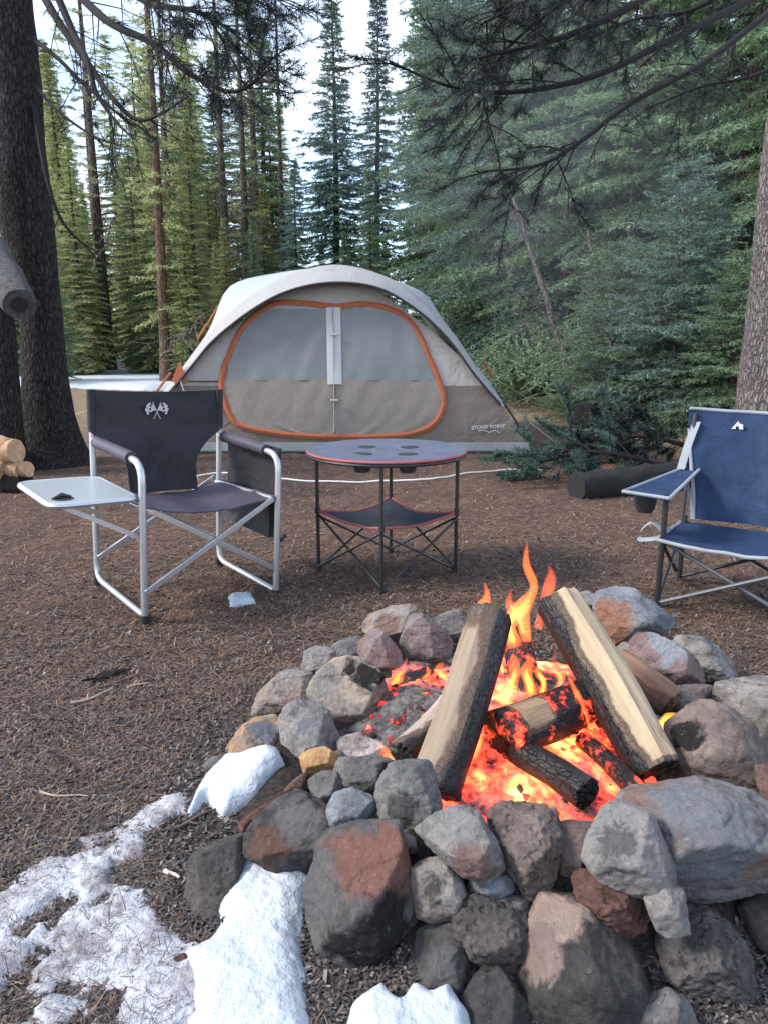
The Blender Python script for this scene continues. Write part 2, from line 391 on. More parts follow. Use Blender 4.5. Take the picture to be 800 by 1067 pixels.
def conifer(seed, H, Rm, base, step=.3, nb=6, tw=.13, nl=.06, nw=.015, nstep=.035, droop=.25, sparse=0., tuft=False, prof=.9, trunk_r=None):
    """returns (trunk mesh, crown mesh) data: trunk tapered and slightly bent, crown = limbs, twigs and needle faces"""
    r = np.random.default_rng(seed); rnd = random.Random(seed)
    tr = trunk_r or H * .011
    bx, by = r.normal(0, .012, 2) * H
    def axis(z): t = z / H; return np.array([bx * math.sin(t * 2.4) * .6, by * math.sin(t * 3) * .6, z])
    mb = MB(); mb.tube([Vector(axis(H * i / 14)) for i in range(15)], [max(.006, tr * (1 - i / 14.3) ** .9 * (1.35 if i == 0 else 1)) for i in range(15)], 9)
    SA, SB, SR, SE = [], [], [], []; NP, ND = [], []
    z = base
    while z < H - .1:
        t = (z - base) / (H - base)
        n = max(3, int(round(nb * (1 - .35 * t) + rnd.uniform(-1, 1))))
        a0 = rnd.uniform(0, 2 * PI)
        for k in range(n):
            if rnd.random() < sparse: continue
            az = a0 + 2 * PI * k / n + rnd.uniform(-.35, .35); zz = z + rnd.uniform(-.5, .5) * step
            L = Rm * ((1 - t) ** prof * .95 + .05) * rnd.uniform(.55, 1.15) * (1 if t > .12 else .75 + t * 2)
            if L < .08: L = .08
            elev = .55 * t - droop + rnd.uniform(-.16, .16)
            A = axis(min(zz, H)); h = np.array([math.cos(az), math.sin(az), 0.]); side = np.array([-h[1], h[0], 0.])
            ns = 5; pts = []
            for i in range(ns + 1):
                s = i / ns; pts.append(A + h * L * s * math.cos(elev) + np.array([0, 0, 1]) * (L * s * math.sin(elev) - droop * L * .9 * s * s * (1 - s * .55)))
            pts = np.array(pts); br = .004 + L * .008
            for i in range(ns):
                SA.append(pts[i]); SB.append(pts[i + 1]); SR.append(br * (1 - i / ns * .8)); SE.append(br * (1 - (i + 1) / ns * .8))
            s0 = .62 if tuft else .18
            m_ = max(2, int(L * (1 - s0) / tw))
            for q in range(m_ + 1):
                s = s0 + (1 - s0) * (q + rnd.random()) / (m_ + 1); s = min(s, .999)
                i = int(s * ns); P = pts[i] + (pts[i + 1] - pts[i]) * (s * ns - i); fd = nrm(pts[i + 1] - pts[i])
                for sg in (-1, 1):
                    if rnd.random() < .12: continue
                    tl = min(.45, (L * .42) * (1.08 - s) + .07) * rnd.uniform(.6, 1.2)
                    d = nrm(fd * rnd.uniform(.5, .9) + side * sg * rnd.uniform(.6, 1) + np.array([0, 0, rnd.uniform(-.22, .08)]))
                    E_ = P + d * tl - np.array([0, 0, tl * .15])
                    SA.append(P); SB.append(E_); SR.append(.003); SE.append(.0015)
                    c = max(3, int(tl / nstep)); ss = (np.arange(c) + r.uniform(0, 1, c)) / c
                    NP.append(P + (E_ - P) * ss[:, None]); ND.append(np.repeat(nrm(E_ - P)[None], c, 0))
            c = max(3, int(L * (1 - s0) / nstep)); ss = s0 + (1 - s0) * r.uniform(0, 1, c) * .999; ii = (ss * ns).astype(int)
            NP.append(pts[ii] + (pts[ii + 1] - pts[ii]) * (ss * ns - ii)[:, None]); ND.append(nrm(pts[ii + 1] - pts[ii]))
        z += step * (rnd.uniform(.75, 1.25)) * (1 - .35 * t)
    # leader
    c = 14; ss = r.uniform(.9, 1.0, c); NP.append(np.array([axis(H * q) for q in ss])); ND.append(np.repeat(np.array([[0, 0, 1.]]), c, 0))
    NP = np.concatenate(NP); ND = np.concatenate(ND); n = len(NP)
    reps = 3 if tuft else 2
    NP = np.repeat(NP, reps, 0); ND = np.repeat(ND, reps, 0); n = len(NP)
    rv = r.normal(0, 1, (n, 3)); rv[:, 2] *= .6; D = nrm(ND * (.45 if tuft else .75) + nrm(rv) * .8)
    Wv = nrm(np.cross(D, r.normal(0, 1, (n, 3))))
    V1, F1 = quads_from(NP, D, Wv, nl * r.uniform(.6, 1.3, n), nw * r.uniform(.7, 1.3, n))
    V2, F2 = stick_mesh(np.array(SA), np.array(SB), np.array(SR), np.array(SE))
    V = np.concatenate([V1, V2]); Fm = np.concatenate([F1, F2 + len(V1)]); mi = np.concatenate([np.zeros(len(F1)), np.ones(len(F2))])
    tmp_t = mb.build('trunk', [M['bark']]); tmp_c = mesh_np('crown', V, Fm, [M['needle_green'], M['bark']], midx=mi)
    td, cd = tmp_t.data, tmp_c.data
    bpy.data.objects.remove(tmp_t); bpy.data.objects.remove(tmp_c)
    return td, cd
PROTO = dict(
    spruce1=conifer(1, 12, 1.6, .5, step=.19, nb=8, tw=.11, nl=.075, nw=.024, nstep=.03),
    spruce2=conifer(2, 12, 1.45, .9, step=.22, nb=7, nl=.07, nw=.02, droop=.3),
    fir1=conifer(3, 12, 1.0, .8, step=.18, nb=7, tw=.11, nl=.075, nw=.022, nstep=.03, droop=.30, prof=.6),
    pine1=conifer(4, 13, 1.25, 3.2, step=.36, nb=5, nl=.09, nw=.016, droop=.05, sparse=.2, prof=.5, tuft=True),
    pine2=conifer(5, 13, 1.0, 1.8, step=.33, nb=5, nl=.08, nw=.016, droop=.18, sparse=.25, prof=.5),
    near1=conifer(6, 9, 2.4, .25, step=.30, nb=6, tw=.07, nl=.045, nw=.010, nstep=.016, droop=.30),
    near2=conifer(7, 9, 2.0, .35, step=.30, nb=6, tw=.07, nl=.045, nw=.010, nstep=.016, droop=.38, prof=.75),
    young=conifer(8, 2.8, 1.15, .12, step=.11, nb=8, tw=.055, nl=.032, nw=.007, nstep=.014, droop=.12, prof=.8),
)
def tree(kind, u, Y, H, needles, label, group, bark='bark', xs=1.0, lean=(0, 0), rz=None, x=None, name='conifer', cat='tree'):
    td, cd = PROTO[kind]; H0 = dict(spruce1=12, spruce2=12, fir1=12, pine1=13, pine2=13, near1=9, near2=9, young=2.8)[kind]
    if x is None: x = (u - 400) / CF * (Y * math.cos(CP) + CH * math.sin(CP))
    z = float(gz(x, Y)) - .05
    e = empty(name, (x, Y, z), label, cat, group, rz if rz is not None else random.Random(int(u * 7 + Y * 13)).uniform(0, 6.28))
    e.rotation_euler[0] = lean[0]; e.rotation_euler[1] = lean[1]
    s = H / H0; e.scale = (s * xs, s * xs, s)
    for nm, d, mm in (('trunk', td, [M[bark]]), ('crown', cd, [M[needles], M[bark]])):
        o = bpy.data.objects.new(nm, d); COL.objects.link(o); o.parent = e
        for i, q in enumerate(mm): o.material_slots[i].link = 'OBJECT'; o.material_slots[i].material = q
    return e

# ---- the trees that can be told apart
G1 = 'conifers behind the tent'
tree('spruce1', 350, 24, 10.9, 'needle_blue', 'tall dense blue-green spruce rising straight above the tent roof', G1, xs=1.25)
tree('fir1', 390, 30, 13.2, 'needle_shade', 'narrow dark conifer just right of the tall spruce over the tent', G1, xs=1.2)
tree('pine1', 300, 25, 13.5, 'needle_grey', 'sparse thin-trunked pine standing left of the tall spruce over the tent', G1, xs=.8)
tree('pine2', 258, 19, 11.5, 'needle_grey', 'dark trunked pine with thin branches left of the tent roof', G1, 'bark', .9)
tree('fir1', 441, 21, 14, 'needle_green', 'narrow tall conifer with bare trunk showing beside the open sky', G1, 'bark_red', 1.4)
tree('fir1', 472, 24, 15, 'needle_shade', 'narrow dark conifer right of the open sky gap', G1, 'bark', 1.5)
tree('pine2', 174, 17, 13, 'needle_sun_tint', 'pine with straight reddish trunk in the sunlit stand left of the tent', G1, 'bark_red', .9)
tree('spruce1', 312, 17.5, 4.9, 'needle_blue', 'short bushy spruce directly behind the tent peak', G1, xs=1.3)
tree('spruce2', 385, 18.5, 5.2, 'needle_green', 'short bushy conifer behind the right half of the tent roof', G1, xs=1.25)
tree('spruce2', 150, 21, 3.6, 'needle_sun_tint', 'low young conifer standing at the edge of the snow patch', G1, xs=1.1)
G2 = 'firs right of the tent'
tree('near2', 512, 14.5, 12, 'needle_blue', 'blue-green fir just right of the tent with drooping branches', G2, xs=1.15)
tree('near1', 585, 13.5, 13, 'needle_green', 'broad green fir with long drooping branches right of the tent', G2, xs=1.05)
tree('near2', 648, 12.5, 12, 'needle_green', 'tall green fir behind the two dead leaning trunks', G2, xs=1.1)
tree('near1', 560, 18, 15, 'needle_blue', 'tall blue-green fir at the back of the right-hand stand', G2)
tree('near1', 740, 11.5, 12, 'needle_green', 'dark tall fir directly behind the pale barked trunk', G2, xs=1.05)
tree('near2', 830, 10, 11, 'needle_green', 'shaded fir at the right edge beyond the blue chair', G2)
tree('near1', 470, 16.5, 5.2, 'needle_green', 'short leafy fir touching the right shoulder of the tent', G2, xs=1.2)
tree('young', 700, 9.3, 3.2, 'needle_blue', 'young blue-green fir with thick needles behind the blue chair', 'young firs at the clearing edge', xs=1.1)
tree('young', 636, 10.1, 2.4, 'needle_green', 'small young fir in front of the dead leaning trunk', 'young firs at the clearing edge', xs=1.25)
tree('young', 760, 8.4, 2.1, 'needle_green', 'low young fir spreading beside the pale barked trunk', 'young firs at the clearing edge', xs=1.2)
# ---- the stand left of the tent and the forest beyond
rl = random.Random(21)
LG = 'yellow-green conifer in the crowded sunlit stand left of the tent'
for i in range(46):
    u = rl.uniform(30, 290); Y = rl.uniform(20, 36); tall = rl.random() < .20
    tree(rl.choice(['pine1', 'pine2', 'pine1']) if tall else rl.choice(['fir1', 'fir1', 'spruce2']), u, Y, (rl.uniform(9, 15) if tall else rl.uniform(5.5, 11)) * (Y / 27), rl.choice(['needle_sun_tint', 'needle_sun_tint', 'needle_green', 'needle_sun_tint']), LG, 'sunlit conifers left of the tent', rl.choice(['bark', 'bark_red']), rl.uniform(1.0, 1.5))
for i in range(34):
    u = rl.uniform(20, 300); Y = rl.uniform(17, 25)
    tree('spruce2', u, Y, rl.uniform(2.8, 5.6), rl.choice(['needle_sun_tint', 'needle_sun_tint', 'needle_green']), 'low bushy yellow-green conifer filling the foot of the sunlit stand', 'low conifers left of the tent', 'bark', 1.35)
for i in range(26):
    u = rl.uniform(-60, 900); Y = rl.uniform(36, 55)
    if 300 < u < 435: continue
    tree(rl.choice(['fir1', 'pine2', 'spruce1']), u, Y, rl.uniform(7, 15) * (1 if u < 420 else 1.4), 'needle_green' if u > 300 else 'needle_sun_tint', 'faint far conifer glimpsed between the nearer trunks', 'far conifers in the depth of the forest', 'bark', 1.0)
for i in range(22):
    u = rl.uniform(490, 1000); Y = rl.uniform(15.5, 26)
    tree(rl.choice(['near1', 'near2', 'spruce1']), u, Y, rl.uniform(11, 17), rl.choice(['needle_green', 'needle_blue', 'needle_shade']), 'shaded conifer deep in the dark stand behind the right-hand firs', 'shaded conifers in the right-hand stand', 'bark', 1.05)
for i in range(14):
    u = rl.uniform(300, 520); Y = rl.uniform(22, 34)
    tree('spruce1', u, Y, rl.uniform(3, 5.5), rl.choice(['needle_blue', 'needle_green']), 'low conifer in the gap behind the tent roof', 'low conifers behind the tent', 'bark', 1.3)

# ------------------------------------------------------------------ near trunks with overhanging branches
def px_trunk(rows, Y, seg=28, seed=0, flare=1.0):
    """rows of (v, u_centre, width_px) at distance Y -> tapered bent trunk mesh with bark relief"""
    C, Rr = [], []
    for v, u, wd in rows:
        p = at(u, v, Y); q = at(u + wd / 2, v, Y); C.append(p); Rr.append((q - p).length)
    P = catmull(C, 10); rad = [x[0] for x in catmull([(r_, 0, 0) for r_ in Rr], 10)]
    V = []; F = []
    for i, p in enumerate(P):
        for k in range(seg):
            a = 2 * PI * k / seg; d = Vector((math.cos(a), math.sin(a), 0))
            q = p + d * rad[i]
            n_ = mnoise.noise(Vector((q.x * 14, q.y * 14, q.z * 5 + seed))) * .05 + mnoise.noise(Vector((q.x * 3, q.y * 3, q.z * 1.5 + seed))) * .09
            V.append(p + d * rad[i] * (1 + n_))
    for i in range(len(P) - 1):
        for k in range(seg):
            a = i * seg + k; b = i * seg + (k + 1) % seg; F.append((a, b, b + seg, a + seg))
    F.append(tuple(range(seg))[::-1]); F.append(tuple((len(P) - 1) * seg + k for k in range(seg)))
    return V, F, P
def rooted(name, label, cat, V, F, base, mat, part='trunk', group=None):
    e = empty(name, base, label, cat, group)
    V = [Vector(v) - Vector(base) for v in V]
    o = mesh_np(part, V, F, mat, e, smooth=True); return e
def tufts(name, parent, pts_dirs, mat, nl=.06, nw=.0028, per=26, seed=1, spread=.8, off=Vector((0, 0, 0))):
    r = np.random.default_rng(seed); P = []; D = []
    for p, d, L in pts_dirs:
        n = int(per * L / .1); s = r.uniform(0, 1, n)
        P.append(np.array(p)[None] + np.array(d)[None] * (s * L)[:, None]); D.append(np.repeat(np.array(d)[None], n, 0))
    P = np.concatenate(P); D = np.concatenate(D); n = len(P)
    Dn = nrm(D * .6 + nrm(r.normal(0, 1, (n, 3))) * spread); Wv = nrm(np.cross(Dn, r.normal(0, 1, (n, 3))))
    V, F = quads_from(P - np.array(off)[None], Dn, Wv, nl * r.uniform(.6, 1.2, n), nw * r.uniform(.8, 1.3, n))
    return mesh_np(name, V, F, mat, parent)
def bough(parent, off, spine, r0, seed, mat_n, mat_b='twig_dark', twig=.35, ntw=14, leaf_from=.4, per=26, nl=.06, bare=.3, down=.1, nw=.0028):
    """a limb given as 3D points, with side twigs carrying needle tufts; returns the branch part"""
    rnd = random.Random(seed); S = catmull(spine, 8); n = len(S); mb = MB()
    rad = [r0 * (1 - i / n) ** .8 + .003 for i in range(n)]
    mb.tube([p - off for p in S], rad, 7)
    segs = []
    for q in range(ntw):
        s = .12 + .88 * (q + rnd.random() * .7) / ntw; i = min(int(s * (n - 1)), n - 2); p = S[i]; t = (S[i + 1] - S[i]).normalized()
        side = Vector((rnd.uniform(-1, 1), rnd.uniform(-1, 1), rnd.uniform(-.9, .6))).normalized()
        d = (t * .75 + side * .8 - Vector((0, 0, down))).normalized(); L = twig * rnd.uniform(.4, 1.1)
        pts = [p, p + d * L * .5 + Vector((0, 0, -.01)), p + (d + Vector((0, 0, -.15))).normalized() * L]
        mb.tube([x - off for x in pts], [.005, .0035, .0015], 5)
        for z in range(3):
            b = pts[0].lerp(pts[2], rnd.uniform(.35, .9)); d2 = (d + Vector((rnd.uniform(-1, 1), rnd.uniform(-1, 1), rnd.uniform(-.6, .5))) * .8).normalized()
            L2 = L * rnd.uniform(.2, .5); mb.tube([b - off, b + d2 * L2 - off], [.003, .001], 4)
            if s > leaf_from and rnd.random() > bare: segs.append((b, d2, L2))
        if s > leaf_from: segs.append((pts[1], (pts[2] - pts[1]).normalized(), (pts[2] - pts[1]).length))
    if leaf_from < .99: segs.append((S[-3], (S[-1] - S[-3]).normalized(), (S[-1] - S[-3]).length + .05))
    b = mb.build('branch', M[mat_b], parent)
    if segs: tufts('needles', b, segs, M[mat_n], nl, nw, per, seed, off=off)
    return b

# big dark trunk on the left
rows = [(-140, 0, 46), (-20, 6, 50), (90, 14, 53), (180, 22, 54), (250, 30, 52), (320, 42, 42), (380, 46, 44), (425, 49, 51), (455, 54, 60), (474, 57, 72), (487, 58, 90)]
V, F, P = px_trunk(rows, 6.4, seed=1)
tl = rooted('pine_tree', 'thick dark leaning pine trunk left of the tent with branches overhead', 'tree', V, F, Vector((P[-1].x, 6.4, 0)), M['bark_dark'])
off = Vector(tl.location)
def pp(L): return [at(u, v, Y) for u, v, Y in L]
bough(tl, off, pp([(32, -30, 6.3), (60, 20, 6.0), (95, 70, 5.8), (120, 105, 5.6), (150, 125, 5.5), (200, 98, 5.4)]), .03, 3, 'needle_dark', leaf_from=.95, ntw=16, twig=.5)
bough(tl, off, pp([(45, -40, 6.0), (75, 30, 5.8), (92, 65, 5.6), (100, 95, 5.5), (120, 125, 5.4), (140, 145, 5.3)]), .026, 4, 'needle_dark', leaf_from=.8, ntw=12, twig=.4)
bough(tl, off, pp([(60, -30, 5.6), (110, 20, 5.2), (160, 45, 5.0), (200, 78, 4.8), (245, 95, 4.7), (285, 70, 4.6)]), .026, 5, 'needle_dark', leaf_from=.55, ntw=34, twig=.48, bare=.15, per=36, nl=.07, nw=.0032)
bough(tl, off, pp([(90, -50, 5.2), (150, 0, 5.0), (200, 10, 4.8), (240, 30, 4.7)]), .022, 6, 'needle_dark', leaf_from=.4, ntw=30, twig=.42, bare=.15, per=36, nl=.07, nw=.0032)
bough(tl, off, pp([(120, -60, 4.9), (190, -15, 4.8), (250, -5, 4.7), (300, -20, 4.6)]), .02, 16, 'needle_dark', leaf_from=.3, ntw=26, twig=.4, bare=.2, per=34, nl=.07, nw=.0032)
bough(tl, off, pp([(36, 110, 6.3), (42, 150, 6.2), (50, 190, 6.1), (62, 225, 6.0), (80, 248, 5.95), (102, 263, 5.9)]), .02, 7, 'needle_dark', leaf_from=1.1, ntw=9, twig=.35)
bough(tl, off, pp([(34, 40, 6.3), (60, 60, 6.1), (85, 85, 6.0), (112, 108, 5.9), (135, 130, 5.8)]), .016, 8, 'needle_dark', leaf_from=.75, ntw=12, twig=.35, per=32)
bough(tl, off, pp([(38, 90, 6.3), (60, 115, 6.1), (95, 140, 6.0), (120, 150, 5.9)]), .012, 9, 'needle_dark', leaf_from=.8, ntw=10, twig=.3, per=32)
# second trunk at the very left edge
rows = [(150, -30, 40), (250, -22, 42), (330, -10, 44), (400, -4, 46), (450, -2, 50), (478, -1, 60), (496, -1, 74)]
V, F, P = px_trunk(rows, 5.9, seed=4)
edge_tree = rooted('pine_tree', 'dark trunk cut by the left edge above the firewood, with a broken grey limb', 'tree', V, F, Vector((P[-1].x, 5.9, 0)), M['bark_dark'])
# right trunk, pale flaky bark
rows = [(-160, 868, 46), (-20, 846, 50), (80, 834, 52), (180, 820, 54), (280, 811, 53), (360, 804, 54), (430, 796, 58), (475, 790, 68), (505, 789, 84)]
V, F, P = px_trunk(rows, 6.3, seed=9)
trr = rooted('pine_tree', 'pale pinkish flaky trunk leaning at the right edge behind the blue chair', 'tree', V, F, Vector((P[-1].x, 6.3, 0)), M['bark_right'])
off = Vector(trr.location)
dk = dict(ntw=26, twig=.42, bare=.22, per=50, nl=.048, nw=.0028, down=.0)
bough(trr, off, pp([(860, -40, 5.9), (760, 10, 5.0), (690, 45, 4.6), (620, 78, 4.4), (540, 95, 4.3), (470, 90, 4.2), (405, 63, 4.1)]), .022, 11, 'needle_dark', leaf_from=.5, **{**dk, 'bare': .55, 'ntw': 22})
bough(trr, off, pp([(850, -60, 5.6), (720, -25, 4.9), (640, 15, 4.5), (580, 40, 4.3), (520, 55, 4.2), (490, 62, 4.15)]), .024, 12, 'needle_dark', leaf_from=.3, **dk)
bough(trr, off, pp([(840, -20, 5.7), (740, 60, 5.0), (660, 105, 4.7), (600, 150, 4.5), (560, 172, 4.4), (505, 178, 4.3)]), .02, 13, 'needle_dark', leaf_from=.68, **{**dk, 'bare': .3})
bough(trr, off, pp([(820, -80, 5.2), (700, -60, 4.7), (600, -25, 4.4), (540, 5, 4.2), (500, 25, 4.1)]), .024, 14, 'needle_dark', leaf_from=.25, **dk)
bough(trr, off, pp([(700, -50, 4.8), (640, -20, 4.6), (590, 0, 4.4), (520, 60, 4.3), (500, 130, 4.3)]), .014, 15, 'needle_dark', leaf_from=.5, **dk)
bough(trr, off, pp([(840, -60, 6.0), (770, -20, 5.6), (720, 10, 5.4), (660, 20, 5.2), (610, 40, 5.0)]), .018, 17, 'needle_dark', leaf_from=.3, **dk)
bough(trr, off, pp([(830, 60, 6.1), (780, 80, 5.9), (730, 90, 5.8), (680, 110, 5.7)]), .014, 18, 'needle_dark', leaf_from=.5, **{**dk, 'ntw': 14})

# dead leaning trunks and fallen wood
def dead(label, u0, v0, u1, v1, Y0, Y1, r0, seed, n=26, group='dead leaning trunks among the firs', mat='deadwood', name='dead_tree', cat='tree', tw=.6):
    A = at(u0, v0, Y0); B = at(u1, v1, Y1); e = empty(name, A, label, cat, group); rnd = random.Random(seed)
    mb = MB(); pts = [A.lerp(B, i / 10) + Vector((rnd.uniform(-1, 1), 0, rnd.uniform(-1, 1))) * .03 * (0 < i < 10) - A for i in range(11)]
    mb.tube(pts, [r0 * (1 - .07 * i) for i in range(11)], 10); mb.build('trunk', M[mat], e)
    mt = MB()
    for i in range(n):
        p = pts[0].lerp(pts[-1], rnd.uniform(.12, .98)); d = Vector((rnd.uniform(-1, 1), rnd.uniform(-.6, .6), rnd.uniform(-.7, .25))).normalized(); L = tw * rnd.uniform(.3, 1)
        q = [p, p + d * L * .5 + Vector((0, 0, -.03)), p + d * L + Vector((0, 0, rnd.uniform(-.15, .1)))]
        mt.tube(q, [.012, .007, .003], 5)
        for k in range(2):
            b = q[1].lerp(q[2], rnd.random()); mt.tube([b, b + (d + Vector((rnd.uniform(-1, 1), 0, rnd.uniform(-1, .6)))) * L * .3], [.005, .002], 4)
    mt.build('branch', M[mat], e); return e
dead('bare grey trunk leaning left among the firs, the taller of two', 606, 425, 532, 200, 10.9, 11.4, .07, 1, 46)
dead('short bare trunk leaning beside the taller dead trunk', 640, 395, 612, 240, 10.8, 11.2, .05, 2, 26)
dead('pale bare branch sticking up left of the tent', 168, 372, 214, 326, 9.6, 9.2, .018, 3, 10, 'pale dead branches left of the tent', name='dead_branch', cat='branch', tw=.5)
dead('pale crooked twig rising above the left trunk foot', 96, 282, 128, 212, 8.2, 8.0, .012, 4, 6, 'pale dead branches left of the tent', name='dead_branch', cat='branch', tw=.3)
dead('tangle of grey sticks lying at the foot of the firs beside the tent', 548, 418, 604, 396, 10.6, 11.2, .035, 5, 16, 'fallen wood right of the tent', name='fallen_branch', cat='branch', tw=.6)

# broken grey limb stub of the left-edge trunk, pointing towards the camp
mb = MB(); A = at(-26, 236, 5.85); B = at(20, 317, 4.75); off2 = Vector(edge_tree.location)
pts = [A.lerp(B, i / 10) for i in range(11)]
mb.tube([p - off2 for p in pts], [.13, .128, .125, .127, .123, .12, .118, .12, .115, .112, .098], 26)
for k, v_ in enumerate(mb.v):
    c_ = pts[k // 26] - off2; d_ = Vector(v_) - c_; mb.v[k] = tuple(c_ + d_ * (1 + .12 * mnoise.noise(Vector(v_) * 7) + .06 * mnoise.noise(Vector(v_) * 30)))
m = NT('weathered_log'); c3 = m.coord((30, 30, 9)); n1 = m.noise(c3, 1.2, 6, .7); m.base(m.ramp(n1, [(.3, (.022, .02, .02)), (.7, (.115, .11, .115))])); m.rough(.95); m.bump(n1, .9, .03)
M['grey_log'] = m.mat
o = mb.build('broken_limb', M['grey_log'], edge_tree)
d = (B - A).normalized(); mb = MB(); mb.tube([B - off2 - d * .01, B - off2 + d * .008], [.055, .048], 14); mb.build('hollow_plug', plain('hollow_shade', (.015, .013, .013), .95), o)  # solid dark plug painting the shade inside the broken end

# fallen black log and stump right of the tent
def lump_log(name, label, A, B, r0, mat, seed, seg=16, cat='log', group=None, endmat=None):
    mb = MB(); n = 36; seg = 30; rnd = random.Random(seed); pts = [A.lerp(B, i / n) - A + Vector((0, 0, .02 * r0 / .1 * mnoise.noise(Vector((i * .15, seed, 0))))) for i in range(n + 1)]
    mb.tube(pts, [r0 * (1 + .12 * mnoise.noise(Vector((i * .2, seed, 3)))) for i in range(n + 1)], seg)
    for k, v_ in enumerate(mb.v):
        c_ = pts[k // seg]; d_ = Vector(v_) - c_; mb.v[k] = tuple(c_ + d_ * (1 + .10 * mnoise.noise(Vector(v_) * 16 + Vector((seed, 0, 0))) + .10 * mnoise.noise(Vector(v_) * 45)))
    o = mb.build(name, [mat] + ([endmat] if endmat else [])); o.location = A; setp(o, label, cat, group)
    if endmat: o.data.polygons[-1].material_index = 1; o.data.polygons[-2].material_index = 1
    return o
M['black_log'] = plain('black_log', (.012, .0105, .0105), .95, nscale=40, var=.6, bump=1.0)
a = gnd(603, 522); b = gnd(705, 512)
lump_log('fallen_log', 'black charred fallen log lying behind the blue chair', Vector((a.x, a.y + .1, .07)), Vector((b.x + .4, b.y + .25, .10)), .10, M['black_log'], 4)
a = gnd(606, 446)
lump_log('tree_stump', 'short dark cut log end at the foot of the young firs', Vector((a.x - .04, a.y, .12)), Vector((a.x + .25, a.y + .5, .12)), .15, M['bark_dark'], 6, cat='stump')
# spruce boughs lying low on the ground there
def low_bough(label, u, v, L, ang, seed, mat='needle_green'):
    a = gnd(u, v); e = empty('fallen_bough', a, label, 'branch', 'green boughs lying right of the tent')
    d = Vector((math.cos(ang), math.sin(ang), .0))
    sp = [a + Vector((0, 0, .12)), a + d * L * .5 + Vector((0, 0, .22)), a + d * L + Vector((0, 0, .10))]
    return bough(e, a, sp, .02, seed, mat, 'twig_dark', twig=.5, ntw=44, leaf_from=.15, per=60, nl=.04, bare=.05, down=.0, nw=.006)
low_bough('green fir bough lying right of the tent corner, the farther one', 700, 468, .95, PI * 1.0, 31, 'needle_shade')
low_bough('green fir bough with dark tips lying nearest the black log', 690, 502, 1.05, PI * .97, 32, 'needle_shade')
low_bough('thin drooping fir bough over the black log behind the blue chair', 720, 480, 1.0, PI * 1.02, 33, 'needle_dark')

# firewood at the left edge
mw = NT('cut_wood_end'); c3 = mw.coord(); n1 = mw.noise(c3, 30, 4); mw.base(mw.ramp(n1, [(.3, (.42, .25, .14)), (.7, (.62, .42, .26))])); mw.rough(.85); M['cut_end'] = mw.mat
M['fw_bark'] = plain('firewood_side', (.36, .22, .13), .9, nscale=20, var=.4, bump=.5)
for (u, v, r_, lab) in [(17, 470, .085, 'thick firewood log on top of the pile by the left trunk'), (5, 492, .085, 'round firewood log low in the pile with its pale cut end showing'), (22, 489, .06, 'smaller firewood log in the middle of the pile'), (30, 489, .055, 'thin firewood log at the right end of the pile')]:
    p = at(u, v, 5.15)
    lump_log('firewood_log', lab, p, p + Vector((-.42, .12, 0)), r_, M['fw_bark'], int(u), cat='firewood', group='firewood stacked at the left edge', endmat=M['cut_end'])
a = gnd(20, 515)
lump_log('firewood_log', 'dark log lying under the pale firewood', Vector((a.x, a.y + .12, .06)), Vector((a.x - .6, a.y + .2, .06)), .09, M['black_log'], 77, cat='firewood', group='firewood stacked at the left edge')

# ------------------------------------------------------------------ snow
def inpoly(x, y, poly):
    c = np.zeros(x.shape, bool); n = len(poly)
    for i in range(n):
        x1, y1 = poly[i][:2]; x2, y2 = poly[(i + 1) % n][:2]
        t = ((y1 > y) != (y2 > y)) & (x < (x2 - x1) * (y - y1) / (y2 - y1 + 1e-12) + x1); c ^= t
    return c
def polydist(x, y, poly):
    d = np.full(x.shape, 1e9); n = len(poly)
    for i in range(n):
        x1, y1 = poly[i][:2]; x2, y2 = poly[(i + 1) % n][:2]; dx, dy = x2 - x1, y2 - y1
        t = np.clip(((x - x1) * dx + (y - y1) * dy) / (dx * dx + dy * dy + 1e-12), 0, 1)
        d = np.minimum(d, np.hypot(x - x1 - t * dx, y - y1 - t * dy))
    return np.where(inpoly(x, y, poly), d, -d)
def snow(name, label, pxpoly, cell, thick, edge, rag, mat, seed=0, nf=12., dirty=0., kind='stuff', lift=0.):
    poly = [tuple(gnd(u, v, .0)) for u, v in pxpoly]
    xs = [p[0] for p in poly]; ys = [p[1] for p in poly]
    X, Y = np.meshgrid(np.arange(min(xs) - edge, max(xs) + edge, cell), np.arange(min(ys) - edge, max(ys) + edge, cell))
    D = polydist(X, Y, poly) + rag * (fbm(X * nf, Y * nf, seed, 5) - .5) * 2
    t = np.clip(D / edge, 0, 1); t = 1 - (1 - t) ** 2.2
    top = gz(X, Y) + thick * t * (.75 + .5 * fbm(X * nf * .4, Y * nf * .4, seed + 5, 3)) + .006 * (fbm(X * 60, Y * 60, seed + 2, 3) - .5) + lift
    if dirty: top = top - dirty * np.clip(fbm(X * nf * 2.2, Y * nf * 2.2, seed + 9, 5) - .46, 0, 1) * 4
    Z = np.where(D > 0, top, gz(X, Y) - .03)
    ny, nx = X.shape; V = np.stack([X, Y, Z], -1).reshape(-1, 3)
    keep = (Z > gz(X, Y) - .02); kf = keep[:-1, :-1] | keep[1:, :-1] | keep[:-1, 1:] | keep[1:, 1:]
    a = (np.arange(ny - 1)[:, None] * nx + np.arange(nx - 1)[None, :])[kf]
    F = np.stack([a, a + 1, a + nx + 1, a + nx], -1)
    used, inv = np.unique(F, return_inverse=True); V = V[used]; F = inv.reshape(F.shape)
    o = mesh_np(name, V, F, mat, smooth=True); setp(o, label, 'snow', kind=kind); return o
m = NT('snow'); c3 = m.coord(); n1 = m.noise(c3, 7, 6, .7); n2 = m.noise(c3, 110, 3, .7)
